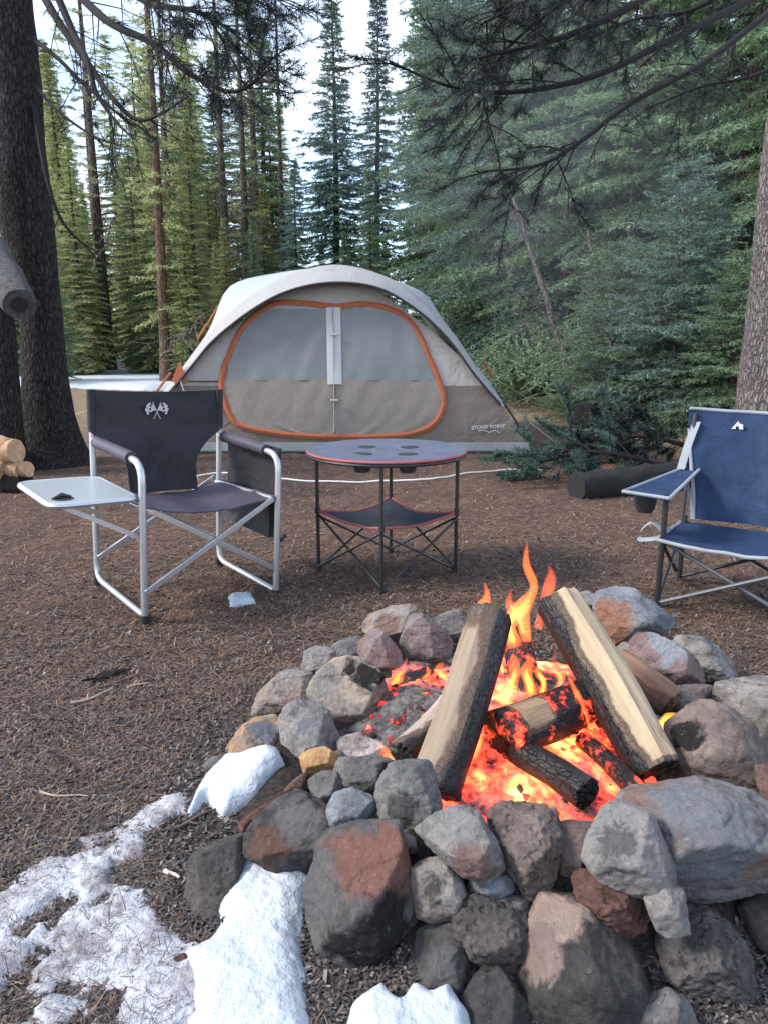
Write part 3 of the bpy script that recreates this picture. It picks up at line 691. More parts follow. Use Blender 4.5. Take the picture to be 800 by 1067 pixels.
col = m.mix(n1, (.34, .385, .43), (.52, .56, .60)); sp = m.ramp(n2, [(.68, 0.), (.74, 1.)]); col = m.mix(m.math('MULTIPLY', sp, .7), col, (.12, .08, .06))
m.base(col); m.rough(.6); m.b.inputs['Subsurface Weight'].default_value = .25; m.b.inputs['Subsurface Radius'].default_value = (.02, .025, .03); m.bump(m.noise(c3, 45, 5), .6, .02); M['snow'] = m.mat
m = NT('snow_dirty'); c3 = m.coord(); n1 = m.noise(c3, 16, 6, .75); n2 = m.noise(c3, 90, 4, .75)
dirt = m.ramp(m.math('ADD', m.math('MULTIPLY', n1, .45), m.math('MULTIPLY', n2, .55)), [(.50, 0.), (.63, 1.)])
n3 = m.noise(c3, 7, 5, .7)
col = m.mix(m.ramp(n3, [(.36, 0.), (.56, 1.)]), (.20, .18, .19), (.50, .51, .55)); col = m.mix(m.math('MULTIPLY', dirt, .85), col, (.09, .065, .06))
m.base(col); m.rough(.7); m.bump(n2, .7, .015); M['snow_dirty'] = m.mat
snow('snow_patch', 'smooth clean white snow between the dark slab and the fire ring', [(243, 885), (262, 900), (300, 910), (324, 918), (322, 985), (328, 1110), (180, 1110), (190, 1000), (212, 985), (236, 965), (226, 945), (238, 920)], .005, .032, .06, .022, M['snow'], 1, nf=6)
snow('snow_patch', 'lumpy white snow beside the lichen stone at the ring', [(236, 797), (262, 808), (292, 812), (298, 828), (270, 850), (232, 866), (218, 850), (216, 845), (200, 862), (192, 856), (210, 822)], .006, .04, .04, .008, M['snow'], 2, nf=18)
snow('snow_patch', 'rounded snow lumps along the bottom edge below the ring', [(364, 1058), (400, 1044), (416, 1058), (428, 1043), (448, 1052), (470, 1046), (492, 1075), (500, 1120), (355, 1120)], .005, .05, .035, .006, M['snow'], 3, nf=20)
snow('dirty_snow', 'thin dirty snow full of needles in the lower left', [(-120, 1000), (20, 920), (70, 885), (120, 868), (150, 852), (190, 830), (200, 850), (160, 872), (150, 905), (160, 940), (185, 962), (200, 985), (270, 1010), (280, 1130), (-200, 1130)], .005, .017, .12, .075, M['snow_dirty'], 4, nf=6, dirty=.017)
snow('snow_patch', 'small clump of snow beside the foot of the director chair', [(236, 622), (262, 620), (268, 630), (240, 633)], .006, .03, .03, .01, M['snow'], 5, nf=25)
snow('far_snow', 'long snow bank on the ground left of the tent', [(-60, 384), (60, 382), (130, 386), (200, 394), (300, 402), (300, 410), (120, 406), (60, 403), (-60, 400)], .12, .12, .6, 1.0, M['snow'], 6, nf=.8)
snow('far_snow', 'farther snow bank under the trees left of the tent', [(-60, 366), (70, 366), (110, 371), (200, 377), (200, 382), (90, 379), (-60, 377)], .2, .3, .9, .7, M['snow'], 7, nf=.5)
snow('far_snow', 'small snow patch just right of the tent corner', [(490, 402), (540, 402), (552, 410), (540, 418), (495, 418)], .06, .14, .3, .15, M['snow'], 8, nf=1.5)

# dark needles and crumbs lying on the dirty snow
X, Y = scatter(900, -60, 185, 850, 1130)
V, F = needle_quads(X, Y, .024, .0014, .022, lift=.5)
setp(mesh_np('needle_litter', V, F, M['chips']), 'dark needles and crumbs lying on the dirty snow', 'litter', kind='stuff')


# twigs and pale chips lying about
rt_ = random.Random(88)
def twig(u, v, L, ang, label, mat, r0=.004, grp='twigs scattered on the ground'):
    a = gnd(u, v); n = 6; d = Vector((math.cos(ang), math.sin(ang), 0)); s_ = Vector((-d.y, d.x, 0)); pts = []
    for i in range(n + 1):
        t = i / n; p = a + d * L * (t - .5) + s_ * (.06 * L * math.sin(t * 5 + u)); pts.append(Vector((p.x, p.y, float(gz(p.x, p.y)) + .008)))
    mb = MB(); mb.tube([p - pts[3] for p in pts], [r0 * (1 - .09 * i) for i in range(n + 1)], 6)
    q = pts[2] - pts[3]; mb.tube([q, q + (d * .6 + s_ * rt_.choice((-1, 1))).normalized() * L * .28 + Vector((0, 0, .006))], [r0 * .6, r0 * .25], 5)
    o = mb.build('twig', mat); o.location = pts[3]; setp(o, label, 'twig', grp)
tw_p = plain('twig_pale', (.34, .26, .20), .85); tw_b = plain('twig_brown', (.10, .065, .05), .9)
twig(97, 728, .13, .75, 'pale straight stick beside the dark bark flake left of the ring', tw_p, .005)
twig(205, 862, .10, .5, 'thin brown stick sticking out of the snow lump', tw_b)
twig(66, 832, .12, -.2, 'pale twig near the upper edge of the dirty snow', tw_p, .003)
twig(180, 917, .04, -.6, 'short bright splinter on the dark soil beside the slab', plain('splinter', (.5, .45, .38), .8), .005)
for i in range(34):
    u = rt_.uniform(-20, 780); v = rt_.uniform(505, 760)
    p = gnd(u, v)
    if math.hypot(p.x - FX, p.y - FY) < .85: continue
    twig(u, v, rt_.uniform(.05, .2), rt_.uniform(0, 3.14), 'small dry twig lying loose on the needle covered ground', rt_.choice((tw_p, tw_b, tw_b)), rt_.uniform(.002, .004))
a = gnd(113, 708); mb = MB()
G = [[Vector((.11 * (i / 6 - .5) + .03 * math.sin(j * 2.1), .035 * (j / 3 - .5) + .02 * i / 6, .008 + .006 * math.sin(i * 1.7 + j))) for j in range(4)] for i in range(7)]
mb.grid(G, thick=(0, 0, .004)); o = mb.build('bark_flake', M['black_log'], bevel=.001); o.location = (a.x, a.y, float(gz(a.x, a.y)) + .004); o.rotation_euler = (0, 0, .7); setp(o, 'dark curled bark flake on the ground left of the ring', 'bark')

# bluish campfire smoke drifting in front of the firs
def smoke(loc, sc_, dens, label):
    m = bpy.data.materials.new('smoke_air'); m.use_nodes = True; t = m.node_tree; t.nodes.clear()
    o_ = t.nodes.new('ShaderNodeOutputMaterial'); pv = t.nodes.new('ShaderNodeVolumePrincipled')
    pv.inputs['Color'].default_value = (.80, .88, 1, 1); pv.inputs['Density'].default_value = dens
    t.links.new(pv.outputs[0], o_.inputs['Volume'])
    bm = bmesh.new(); bmesh.ops.create_icosphere(bm, subdivisions=4, radius=1)
    for v_ in bm.verts: v_.co *= 1 + .25 * mnoise.noise(v_.co * 1.3 + Vector(loc))
    me = bpy.data.meshes.new('smoke'); bm.to_mesh(me); bm.free(); me.materials.append(m)
    o = bpy.data.objects.new('smoke', me); COL.objects.link(o); o.location = loc; o.scale = sc_; setp(o, label, 'smoke', kind='stuff')
smoke((2.3, 8.9, 2.6), (1.5, 1.1, 2.0), .022, 'thin blue smoke drifting before the leaning dead trunk')
smoke((.9, 8.9, 3.4), (1.6, 1.1, 1.7), .014, 'faint smoke hanging above the right shoulder of the tent')

# ------------------------------------------------------------------ tent
TX, TY0, TD = -.50, 6.98, 2.7
tent = empty('dome_tent', (TX, TY0 + TD / 2, 0), 'grey and taupe dome tent with orange trimmed door and pale roof fly', 'tent')
TO = Vector(tent.location)
def t_front_y(z): return TY0 + .42 * (max(z, 0) / 1.75) ** 1.4
def t_hit(u, v, off=0.0):
    lo, hi = 6.0, 9.0
    for _ in range(40):
        Y = (lo + hi) / 2; p = at(u, v, Y)
        if Y < t_front_y(p.z): lo = Y
        else: hi = Y
    p = at(u, v, Y); n = Vector((0, -1, .28)).normalized(); return p + n * off
prof = [(0, 1.86), (.17, 1.80), (.35, 1.66), (.6, 1.48), (.85, 1.25), (1.1, .97), (1.35, .64), (1.55, .34), (1.66, .10), (1.69, .02)]
def hw(z):
    for (z0, w0), (z1, w1) in zip(prof, prof[1:]):
        if z <= z1: return w0 + (w1 - w0) * (z - z0) / (z1 - z0)
    return .02
m_up = fabric('tent_grey', (.40, .362, .335), .07, 700, .7, .7, .05, 3.2)
m_lo = fabric('tent_taupe', (.185, .150, .128), .07, 700, .7, .8, .05, 3.4)
m_sk = fabric('tent_skirt', (.30, .31, .31), .08, 700, .6, .5, .03, 3)
m_mesh = fabric('tent_mesh', (.20, .20, .205), .10, 900, .5, .3, .03, 2, .4)
m_pan = fabric('tent_door_panel', (.255, .217, .187), .06, 700, .7, .5, .04, 3)
m_org = fabric('tent_orange', (.40, .12, .055), .12, 500, .7, .3, .01, 30)
m_fly = fabric('tent_fly', (.36, .395, .42), .04, 500, .5, .5, .04, 2.6, .4)
m_wht = fabric('tent_white', (.50, .50, .50), .04)
m_pole = plain('tent_pole', (.03, .03, .03), .4)
def shell(name, z0, z1, mat, grow=0.0, nz=10, off=(0, 0)):
    mb = MB(); G = []
    for i in range(nz + 1):
        z = z0 + (z1 - z0) * i / nz; a = hw(z) + grow; row = []
        yb = TD / 2 - (t_front_y(z) - TY0) + grow
        N = 16
        for sx, sy, ex, ey in ((-1, -1, 1, -1), (1, -1, 1, 1), (1, 1, -1, 1), (-1, 1, -1, -1)):
            for k in range(N):
                t = k / N; x = sx + (ex - sx) * t; y = sy + (ey - sy) * t; bow = .05 * math.sin(PI * t) * (1 - z / 1.8)
                px = x * a * (1 - (bow if sx == ex else 0)); py = y * max(.02, yb) * (1 - (bow * .0 if sy == ey else 0))
                wr = .012 * mnoise.noise(Vector((px * 3, py * 3, z * 5)))
                row.append((px, py + wr * (1 if sy == ey else 0), z))
        row.append(row[0]); G.append(row)
    mb.grid(G); return mb.build(name, mat, tent)
shell('lower_wall', .10, .62, m_lo, .0)
shell('upper_wall', .62, 1.685, m_up, .0, 18)
shell('ground_skirt', .012, .105, m_sk, .02, 3)
mb = MB(); mb.grid([[(-1.93, -TD / 2 - .05, .012), (-1.93, TD / 2, .012)], [(1.93, -TD / 2 - .05, .012), (1.93, TD / 2, .012)]], thick=(0, 0, .015))
mb.build('floor_tarp', plain('tarp', (.05, .07, .065), .6), tent)
dpx = [(231, 397), (239, 370), (253, 342), (275, 322), (297, 315), (349, 319), (382, 317), (415, 326), (434, 345), (448, 375), (459, 403), (461, 425), (448, 444), (415, 454), (332, 455), (277, 450), (247, 441), (235, 420)]
loop = [v for v in catmull([(u, v, 0) for u, v in dpx], 6, True)]
def ribbon(name, pxl, wpx, off, mat, closed=True, parent=None, thick=.012):
    n = len(pxl); mb = MB(); G = []
    for i in range(n + (1 if closed else 0)):
        p = pxl[i % n]; a = pxl[(i - 1) % n] if closed or i > 0 else pxl[0]; b = pxl[(i + 1) % n] if closed or i < n - 1 else pxl[-1]
        t = Vector((b[0] - a[0], b[1] - a[1], 0)).normalized(); nn = Vector((-t.y, t.x, 0)) * wpx / 2
        G.append([t_hit(p[0] - nn.x, p[1] - nn.y, off) - TO, t_hit(p[0], p[1], off + thick) - TO, t_hit(p[0] + nn.x, p[1] + nn.y, off) - TO])
    mb.grid(G, thick=(0, .012, 0)); return mb.build(name, mat, parent or tent)
def clip_rows(name, poly, vlo, vhi, ulo, uhi, mat, off, parent, n=14):
    """fabric sheet filling the part of a pixel polygon between bounds, draped on the front wall"""
    G = []; rnd = random.Random(4)
    for i in range(n + 1):
        v = vlo + (vhi - vlo) * i / n; xs = []
        for (a, b) in zip(poly, poly[1:] + poly[:1]):
            if (a[1] > v) != (b[1] > v): xs.append(a[0] + (b[0] - a[0]) * (v - a[1]) / (b[1] - a[1]))
        if len(xs) < 2: continue
        l, r_ = max(min(xs), ulo), min(max(xs), uhi)
        G.append([t_hit(l + (r_ - l) * k / 24, v, off + .012 * mnoise.noise(Vector((k * .35 + i * .15, v * .02, off * 30)))) - TO for k in range(25)])
    mb = MB(); mb.grid(G, thick=(0, .006, 0)); return mb.build(name, mat, parent)
door = ribbon('door_zip_trim', [(p.x + .8 * mnoise.noise(Vector((i * .35, 0, 0))), p.y + .8 * mnoise.noise(Vector((0, i * .35, 3))), 0) for i, p in enumerate(loop)], 5.8, .016, m_org); door.name = 'door'
clip_rows('mesh_window', loop, 322, 396.5, 238, 340, m_mesh, .012, door)
clip_rows('mesh_window', loop, 320, 396.5, 356, 470, m_mesh, .012, door)
clip_rows('door_panel', loop, 396.5, 454.6, 200, 348, m_pan, .012, door)
clip_rows('door_panel', loop, 396.5, 453.6, 348.8, 470, m_pan, .012, door)
ribbon('zip_flap', [(347.5, 321), (348, 350), (348.5, 380), (349, 401)], 15, .02, m_wht, False, door)
ribbon('centre_zip', [(347, 322), (348, 360), (348.5, 452)], 1.2, .04, plain('zip', (.30, .28, .27), .6), False, door, .004)
ribbon('seam', [(188, 397), (215, 397.5), (231, 397)], 1.2, .01, m_lo, False)
# brow fly
def arc(L, Yf):
    return [at(u, v, Yf(v)) - TO for u, v in L]
inner = [(182, 402), (201, 379), (224, 352), (262, 322), (300, 302), (345, 293), (392, 298), (432, 320), (466, 351), (495, 390), (521, 420)]
outer = [(170, 408), (190, 383), (211, 355), (238, 326), (288, 292), (345, 275.5), (398, 286), (437, 310), (470, 344), (499, 386), (524, 419)]
rear = [(186, 398), (202, 374), (224, 336), (240, 298), (290, 284), (345, 279), (395, 287), (441, 305), (458, 330), (480, 362), (505, 392)]
back = [(200, 400), (215, 380), (235, 350), (260, 320), (300, 300), (345, 295), (390, 300), (430, 320), (450, 345), (470, 370), (490, 395)]
C = [catmull(arc(inner, lambda v: 7.02 + .14 * (420 - v) / 145), 5), catmull(arc(outer, lambda v: 7.16 + .4 * (420 - v) / 145), 5), catmull(arc(rear, lambda v: 8.7), 5), catmull(arc(back, lambda v: 9.6), 5)]
G = []
for j in range(len(C[0])):
    G.append([Vector(p) + Vector((0, 0, -.02 * math.sin(PI * ((i / 5) % 1)))) for i, p in enumerate(catmull([c[j] for c in C], 5))])
mb = MB(); mb.grid(G, thick=(0, .01, -.008)); nc = len(G[0]) - 1
for q in range(len(mb.f)):
    if q < 2 * (len(G) - 1) * nc and (q % nc) < 5: mb.m[q] = 1
mb.build('rain_fly', [m_fly, fabric('tent_fly_edge', (.33, .32, .32), .06, 500, .6, .6, .04, 3)], tent)
mb = MB(); mb.tube([p + Vector((0, -.012, -.012)) for p in C[0]], .012, 8); mb.build('brow_pole', m_pole, tent)
# corner webbing, clips, pegs and lines
for poly in ([(180, 399), (189, 377), (197, 399)],):
    mb = MB(); mb.prism([t_hit(u, v, .05) - TO for u, v in poly], (0, .01, 0)); mb.build('orange_tab', m_org, tent)
def strap(name, pts, r_, mat, par=None, seg=6):
    mb = MB(); mb.tube([p - TO for p in pts], r_, seg); return mb.build(name, mat, par or tent)
strap('corner_pole', [at(160, 416, 7.1), at(150, 436, 7.05), at(139, 460, 6.98)], .012, m_pole)
strap('corner_pole', [at(524, 418, 7.1), at(539, 442, 7.05), at(551, 470, 6.97)], .012, m_pole)
for a, b, y0 in (((206, 353), (216, 337), 8.0), ((158, 415), (178, 388), 7.25), ((504, 378), (514, 394), 7.6), ((462, 345), (468, 352), 7.35), ((216, 338), (228, 318), 8.3)):
    strap('orange_webbing', [at(*a, y0), at((a[0] + b[0]) / 2, (a[1] + b[1]) / 2, y0 + .02), at(*b, y0)], .013, m_org)
m_cord = plain('guy_line', (.35, .34, .30), .7)
strap('guy_line', [at(526, 420, 7.1), gnd(590, 470)], .004, m_cord)
strap('guy_line', [at(514, 394, 7.6), gnd(585, 437)], .004, m_cord)
strap('guy_line', [at(158, 415, 7.1), gnd(118, 440)], .004, m_cord)
strap('guy_line', [at(165, 405, 7.3), gnd(60, 437)], .004, m_cord)
strap('zip_pull', [t_hit(190, 398, .06), t_hit(194, 410, .05), t_hit(192, 422, .04)], .006, m_wht)
for v in (350, 418): mb = MB(); mb.box(t_hit(348.5, v, .05) - TO, (.07, .02, .02)); mb.build('zip_slider', m_wht, door, bevel=.004)
def text_mesh(name, s, size, mat, parent, loc, rot, depth=.002):
    cu = bpy.data.curves.new('t', 'FONT'); cu.body = s; cu.size = size; cu.extrude = depth; cu.align_x = 'CENTER'; cu.resolution_u = 3
    cu.offset = size * .03
    o = bpy.data.objects.new('t', cu); COL.objects.link(o); bpy.context.view_layer.update()
    me = bpy.data.meshes.new_from_object(o.evaluated_get(bpy.context.evaluated_depsgraph_get())); bpy.data.objects.remove(o)
    me.materials.clear(); me.materials.append(mat)
    x = bpy.data.objects.new(name, me); COL.objects.link(x); x.parent = parent; x.location = loc; x.rotation_euler = rot; return x
lean = math.atan2(.42 * .3, 1)
text_mesh('logo_lettering', 'STONY POINT', .048, m_wht, tent, t_hit(508, 447, .03) - TO, (PI / 2 - .12, R(-3), 0))
strap('logo_swoosh', [t_hit(497, 449.5, .03), t_hit(503, 448.5, .03), t_hit(508, 451, .03), t_hit(515, 449, .03), t_hit(520, 451.5, .03)], .004, m_wht)
# white cord across the ground
cp = [gnd(u, v) for u, v in [(205, 497), (235, 494), (300, 501), (350, 503), (398, 502), (450, 500), (490, 494), (530, 491), (575, 491)]]
P = catmull(cp, 8)
mb = MB(); mb.tube([Vector((p.x, p.y, float(gz(p.x, p.y)) + .008)) for p in P], .007, 6)
o = mb.build('cord', plain('white_cord', (.75, .73, .70), .7)); setp(o, 'long white cord lying on the ground in front of the tent', 'cord')

# ------------------------------------------------------------------ furniture materials
alu = plain('aluminium', (.50, .51, .53), .42, .8, 30, .06, .05)
alu_w = plain('aluminium_dull', (.50, .51, .53), .42, .9, 30, .06, .05)
navy = fabric('director_fabric', (.014, .0125, .018), .25, 900, .65, .5, .02, 7, .45)
navy_seat = fabric('director_seat_fabric', (.058, .050, .076), .2, 900, .6, .4, .015, 8, .4)
blk = plain('black_steel', (.018, .018, .02), .38)
blkp = plain('black_plastic', (.02, .02, .02), .5)
ttop = plain('side_table_top', (.30, .335, .345), .3, 0, 8, .06, .02)
white_p = plain('white_print', (.5, .5, .5), .6)

# ------------------------------------------------------------------ director chair with side table
dc = empty('director_chair', (-.844, 3.038, float(gz(-.844, 3.038))), 'black folding director chair with aluminium frame, side table and hanging pouch', 'chair', rz=R(39))
dc.matrix_world = Matrix.Translation(Vector(dc.location)) @ Matrix.Rotation(R(3.0), 4, 'Y') @ Matrix.Rotation(R(39), 4, 'Z')
HX, HY = .285, .262
for sx in (-1, 1):
    x = sx * HX
    mb = MB()
    mb.tube(fillet([(x, HY, .82), (x, HY, .03), (x, -HY + .012, .03)], .07), .0125, 10)
    mb.tube(fillet([(x, -HY, .012), (x, -HY, .612), (x, HY - .012, .625)], .075), .0135, 10)
    mb.build('side_frame', alu, dc)
    mb = MB(); P = [(x, -HY + .10, .617), (x, -HY + .2, .62), (x, HY - .05, .624)]
    mb.tube(P, .024, 14); mb.build('armrest', navy_seat, dc)
    for y in (-HY, HY):
        mb = MB(); mb.tube([(x, y, 0), (x, y, .035)], .0165, 10); mb.build('foot_cap', blkp, dc)
def bar(mb, a, b, w_=.022, t_=.01):
    a, b = Vector(a), Vector(b); d = (b - a); z = d.normalized(); x = z.cross(Vector((0, 1, 0))).normalized(); y = z.cross(x)
    Rm = Matrix((x, y, z)).transposed(); mb.box((a + b) / 2, (w_, t_, d.length), rot=Rm)
for y, s in ((-HY - .012, 1), (HY - .02, 1)):
    mb = MB(); bar(mb, (-HX, y, .125), (HX - .03, y, .435)); mb.build('cross_brace', alu, dc, bevel=.002)
    mb = MB(); bar(mb, (HX, y + .014, .125), (-HX + .03, y + .014, .435)); mb.build('cross_brace', alu_w, dc, bevel=.002)
for sx in (-1, 1):
    mb = MB(); mb.tube(fillet([(sx * (HX - .03), -HY - .005, .435), (sx * (HX - .03), HY - .03, .415)], .02), .011, 8)
    mb.build('seat_rail', alu, dc)
G = []
for i in range(13):
    y = -HY - .01 + (HY * 2 - .06) * i / 12; row = []
    for j in range(17):
        s = j / 16 * 2 - 1
        row.append((s * (HX - .02), y, .447 - .02 * (i / 12) - .035 * (1 - s * s) + .009 * mnoise.noise(Vector((s * 4, y * 12, 1)))))
    G.append(row)
mb = MB(); mb.grid(G, thick=(0, 0, -.006)); mb.build('seat', navy_seat, dc)
G = []
for i in range(19):
    t = i / 18; z = .825 - t * .425
    hw_ = HX + .012 if t < .40 else HX + .012 - (HX + .012 - .155) * (1 - (1 - min(1, (t - .40) / .38)) ** 2.0)
    row = []
    for j in range(21):
        s = j / 20 * 2 - 1
        y = HY + .045 * (1 - s * s) * (1 - t * .4) - .05 * t * t + .016 * mnoise.noise(Vector((s * 2.0 + z * 4, z * 9, 3))) * (.3 + t) + .005 * mnoise.noise(Vector((s * 6 - z * 12, z * 22, 8)))
        row.append((s * hw_, y, z + .012 * s * s * (1 - t) - .006))
    G.append(row)
mb = MB(); mb.grid(G, thick=(0, -.007, 0)); bk = mb.build('backrest', navy, dc)
for s in (-1, 1):
    mb = MB(); mb.tube([(s * (HX), HY, .66), (s * HX, HY, .832)], .0175, 10); mb.build('back_sleeve', navy, bk)
# crossed chequered flags printed on the back
mb = MB()
for s in (-1, 1):
    o_ = Vector((.0, HY + .018, .735)); px = Vector((s * .022, 0, .048)).normalized(); qx = Vector((px.z * s, 0, -px.x * s))
    def P_(a, b): return o_ + px * a + qx * b
    st0 = P_(-.035, 0); mb.prism([P_(-.035, -.0012), P_(.045, -.0012), P_(.045, .0012), P_(-.035, .0012)], (0, .002, 0))
    for a in range(4):
        for b in range(5):
            if (a + b) % 4 == 3: continue
            a0 = .008 + a * .0095 + .003 * math.sin(b * 1.3); b0 = .002 + b * .0085
            mb.prism([P_(a0, b0), P_(a0 + .0088, b0), P_(a0 + .0088, b0 + .0078), P_(a0, b0 + .0078)], (0, .002, 0))
mb.build('flag_emblem', white_p, bk, smooth=False)
# side table hung on the left arm side
pts2 = []
x0, x1, y0, y1 = -HX - .015, -HX - .315, -HY - .0, HY - .09
corn = [(x0, y0), (x0, y1), (x1, y1), (x1, y0)]
pl = fillet([(x0, 0, 0), (x0, y1, 0), (x1, y1, 0), (x1, y0, 0), (x0, y0, 0), (x0, 0, 0)], .055, 6)[:-1]
mb = MB(); mb.prism([(p.x, p.y, .478) for p in pl], (0, 0, .014)); st = mb.build('side_table', ttop, dc, bevel=.003)
mb = MB(); mb.tube([(p.x, p.y, .483) for p in pl + pl[:1]], .0115, 8); mb.build('table_rim', alu, st)
cx, cy = -HX - .255, -HY + .075
mb = MB(); mb.tube([(cx, cy, .4925), (cx, cy, .4935)], .037, 24); mb.build('cup_hole_shade', blkp, st)  # solid dark disc on the top, painted shade of an open hole
mb = MB(); mb.tube([(cx - .03, cy + .0, .496), (cx, cy + .01, .504), (cx + .03, cy, .497)], [.004, .009, .004], 8); mb.build('cup_clip', blkp, st)
mb = MB(); mb.build('table_strut', alu_w, st) if 0 else bar(mb, (x1 + .05, HY - .12, .47), (-HX, HY - .12, .33), .018, .008); mb.build('table_strut', alu_w, st); mb = MB(); bar(mb, (x1 + .05, -HY + .05, .47), (-HX, -HY + .02, .33), .018, .008); mb.build('table_strut', alu_w, st)
mb = MB(); mb.box((x1 + .06, HY - .12, .466), (.03, .03, .03)); mb.build('hinge', blkp, st, bevel=.004)
# pouch on the right arm
def panel(name, ya, yb, za, zb, bulge, mat, x, th=.01):
    G = []
    for i in range(9):
        z = za + (zb - za) * i / 8; G.append([(x + bulge * math.sin(PI * i / 8) * math.sin(PI * j / 10) + .006 * mnoise.noise(Vector((j * .5, z * 12, 2))), ya + (yb - ya) * j / 10, z) for j in range(11)])
    mb = MB(); mb.grid(G, thick=(-th, 0, 0)); return mb.build(name, mat, dc)
pa = panel('arm_pouch', -HY + .03, HY - .05, .632, .30, .02, navy, HX + .03)
pb = panel('pouch_pocket', -HY + .06, HY - .03, .42, .25, .05, navy, HX + .045, .05); pb.parent = pa
mb = MB(); mb.tube([(HX + .02, -HY, .25), (HX + .075, -HY + .06, .25)], .009, 6); mb.build('pouch_strap', blkp, pa)
mb = MB(); mb.box((HX - .05, HY - .07, .36), (.02, .03, .05)); mb.build('buckle', blkp, pa, bevel=.004)

# ------------------------------------------------------------------ round camping table
tcx, tcy = .012, 3.31
rt = empty('camping_table', (tcx, tcy, float(gz(tcx, tcy))), 'round blue-grey fabric folding table with red piping and a lower shelf', 'table', rz=R(-4))
tf = fabric('table_fabric', (.095, .11, .155), .15, 900, .75, .5, .01, 9, .3)  # paler than the shelf: sky reflection put into the top's colour
tfd = fabric('shelf_fabric', (.040, .045, .065), .25, 900, .75, .6, .02, 7, .3)
redp = fabric('red_piping', (.36, .10, .10), .15, 400, .7)
TH, TR = .572, .352
G = []
for i in range(13):
    r_ = max(.001, TR * i / 12); G.append([(r_ * math.cos(2 * PI * k / 48), r_ * math.sin(2 * PI * k / 48), TH - .009 * (1 - (i / 12) ** 2) + .002 * mnoise.noise(Vector((r_ * 12 * math.cos(2 * PI * k / 48), r_ * 12 * math.sin(2 * PI * k / 48), 5)))) for k in range(49)])
mb = MB(); mb.grid(G, thick=(0, 0, -.012)); tt = mb.build('tabletop', tf, rt)
mb = MB(); mb.tube([(TR * math.cos(2 * PI * k / 48), TR * math.sin(2 * PI * k / 48), TH - .006) for k in range(49)], .0055, 8); mb.build('piping', redp, tt)
mb = MB(); mb.tube([(TR * .985 * math.cos(2 * PI * k / 48), TR * .985 * math.sin(2 * PI * k / 48), TH - .020) for k in range(49)], .008, 8); mb.build('rim', blkp, tt)
for a in (45, 135, 225, 315):
    cx, cy = .155 * math.cos(R(a)), .155 * math.sin(R(a))
    cx *= .9
    mb = MB(); mb.tube([(cx, cy, TH - .011), (cx, cy, TH - .0058)], .043, 24); ch = mb.build('cup_holder', blkp, tt)  # black disc stands for the shaded opening, no hole is cut
    mb = MB(); mb.tube([(cx, cy, TH - .02), (cx, cy, TH - .05), (cx, cy, TH - .085)], [.043, .042, .032], 18); mb.build('cup_net', tfd, ch)
L4 = [(.315 * math.cos(R(a)), .315 * math.sin(R(a))) for a in (-90, 0, 90, 180)]
for x, y in L4:
    mb = MB(); mb.tube([(x, y, .012), (x, y, TH - .02)], .0085, 8); lg = mb.build('leg', blk, rt)
    mb = MB(); mb.tube([(x, y, 0), (x, y, .022)], .014, 10); mb.tube([(x, y, .275), (x, y, .30)], .013, 10); mb.build('joint', blkp, lg)
for i in range(4):
    a, b = Vector((*L4[i], 0)), Vector((*L4[(i + 1) % 4], 0)); n_ = (a + b).normalized() * .008
    mb = MB(); mb.tube([a + Vector((0, 0, .018)) + n_, b + Vector((0, 0, .262)) + n_], .0055, 6); mb.tube([b + Vector((0, 0, .018)) - n_, a + Vector((0, 0, .262)) - n_], .0055, 6)
    mb.build('cross_brace', blk, rt)
G = []; N = 12
def edge(t):   # boundary with concave sides
    k = int(t) % 4; f = t - int(t); a, b = Vector(L4[k]), Vector(L4[(k + 1) % 4]); p = a.lerp(b, f); return p * (1 - .22 * math.sin(PI * f) * .6)
for i in range(9):
    s = i / 8; row = []
    for k in range(4 * N + 1):
        p = edge((k / N) % 4); f = (k / N) % 1; sag = .03 * math.sin(PI * f)
        row.append((p.x * s, p.y * s, .285 - sag * s - .05 * (1 - s ** 1.5) + .006 * mnoise.noise(Vector((p.x * s * 10, p.y * s * 10, 2)))))
    G.append(row)
mb = MB(); mb.grid(G, thick=(0, 0, -.005)); sh = mb.build('shelf', tfd, rt)
mb = MB(); mb.tube([Vector(p) for p in G[-1]], .006, 6); mb.build('piping', redp, sh)

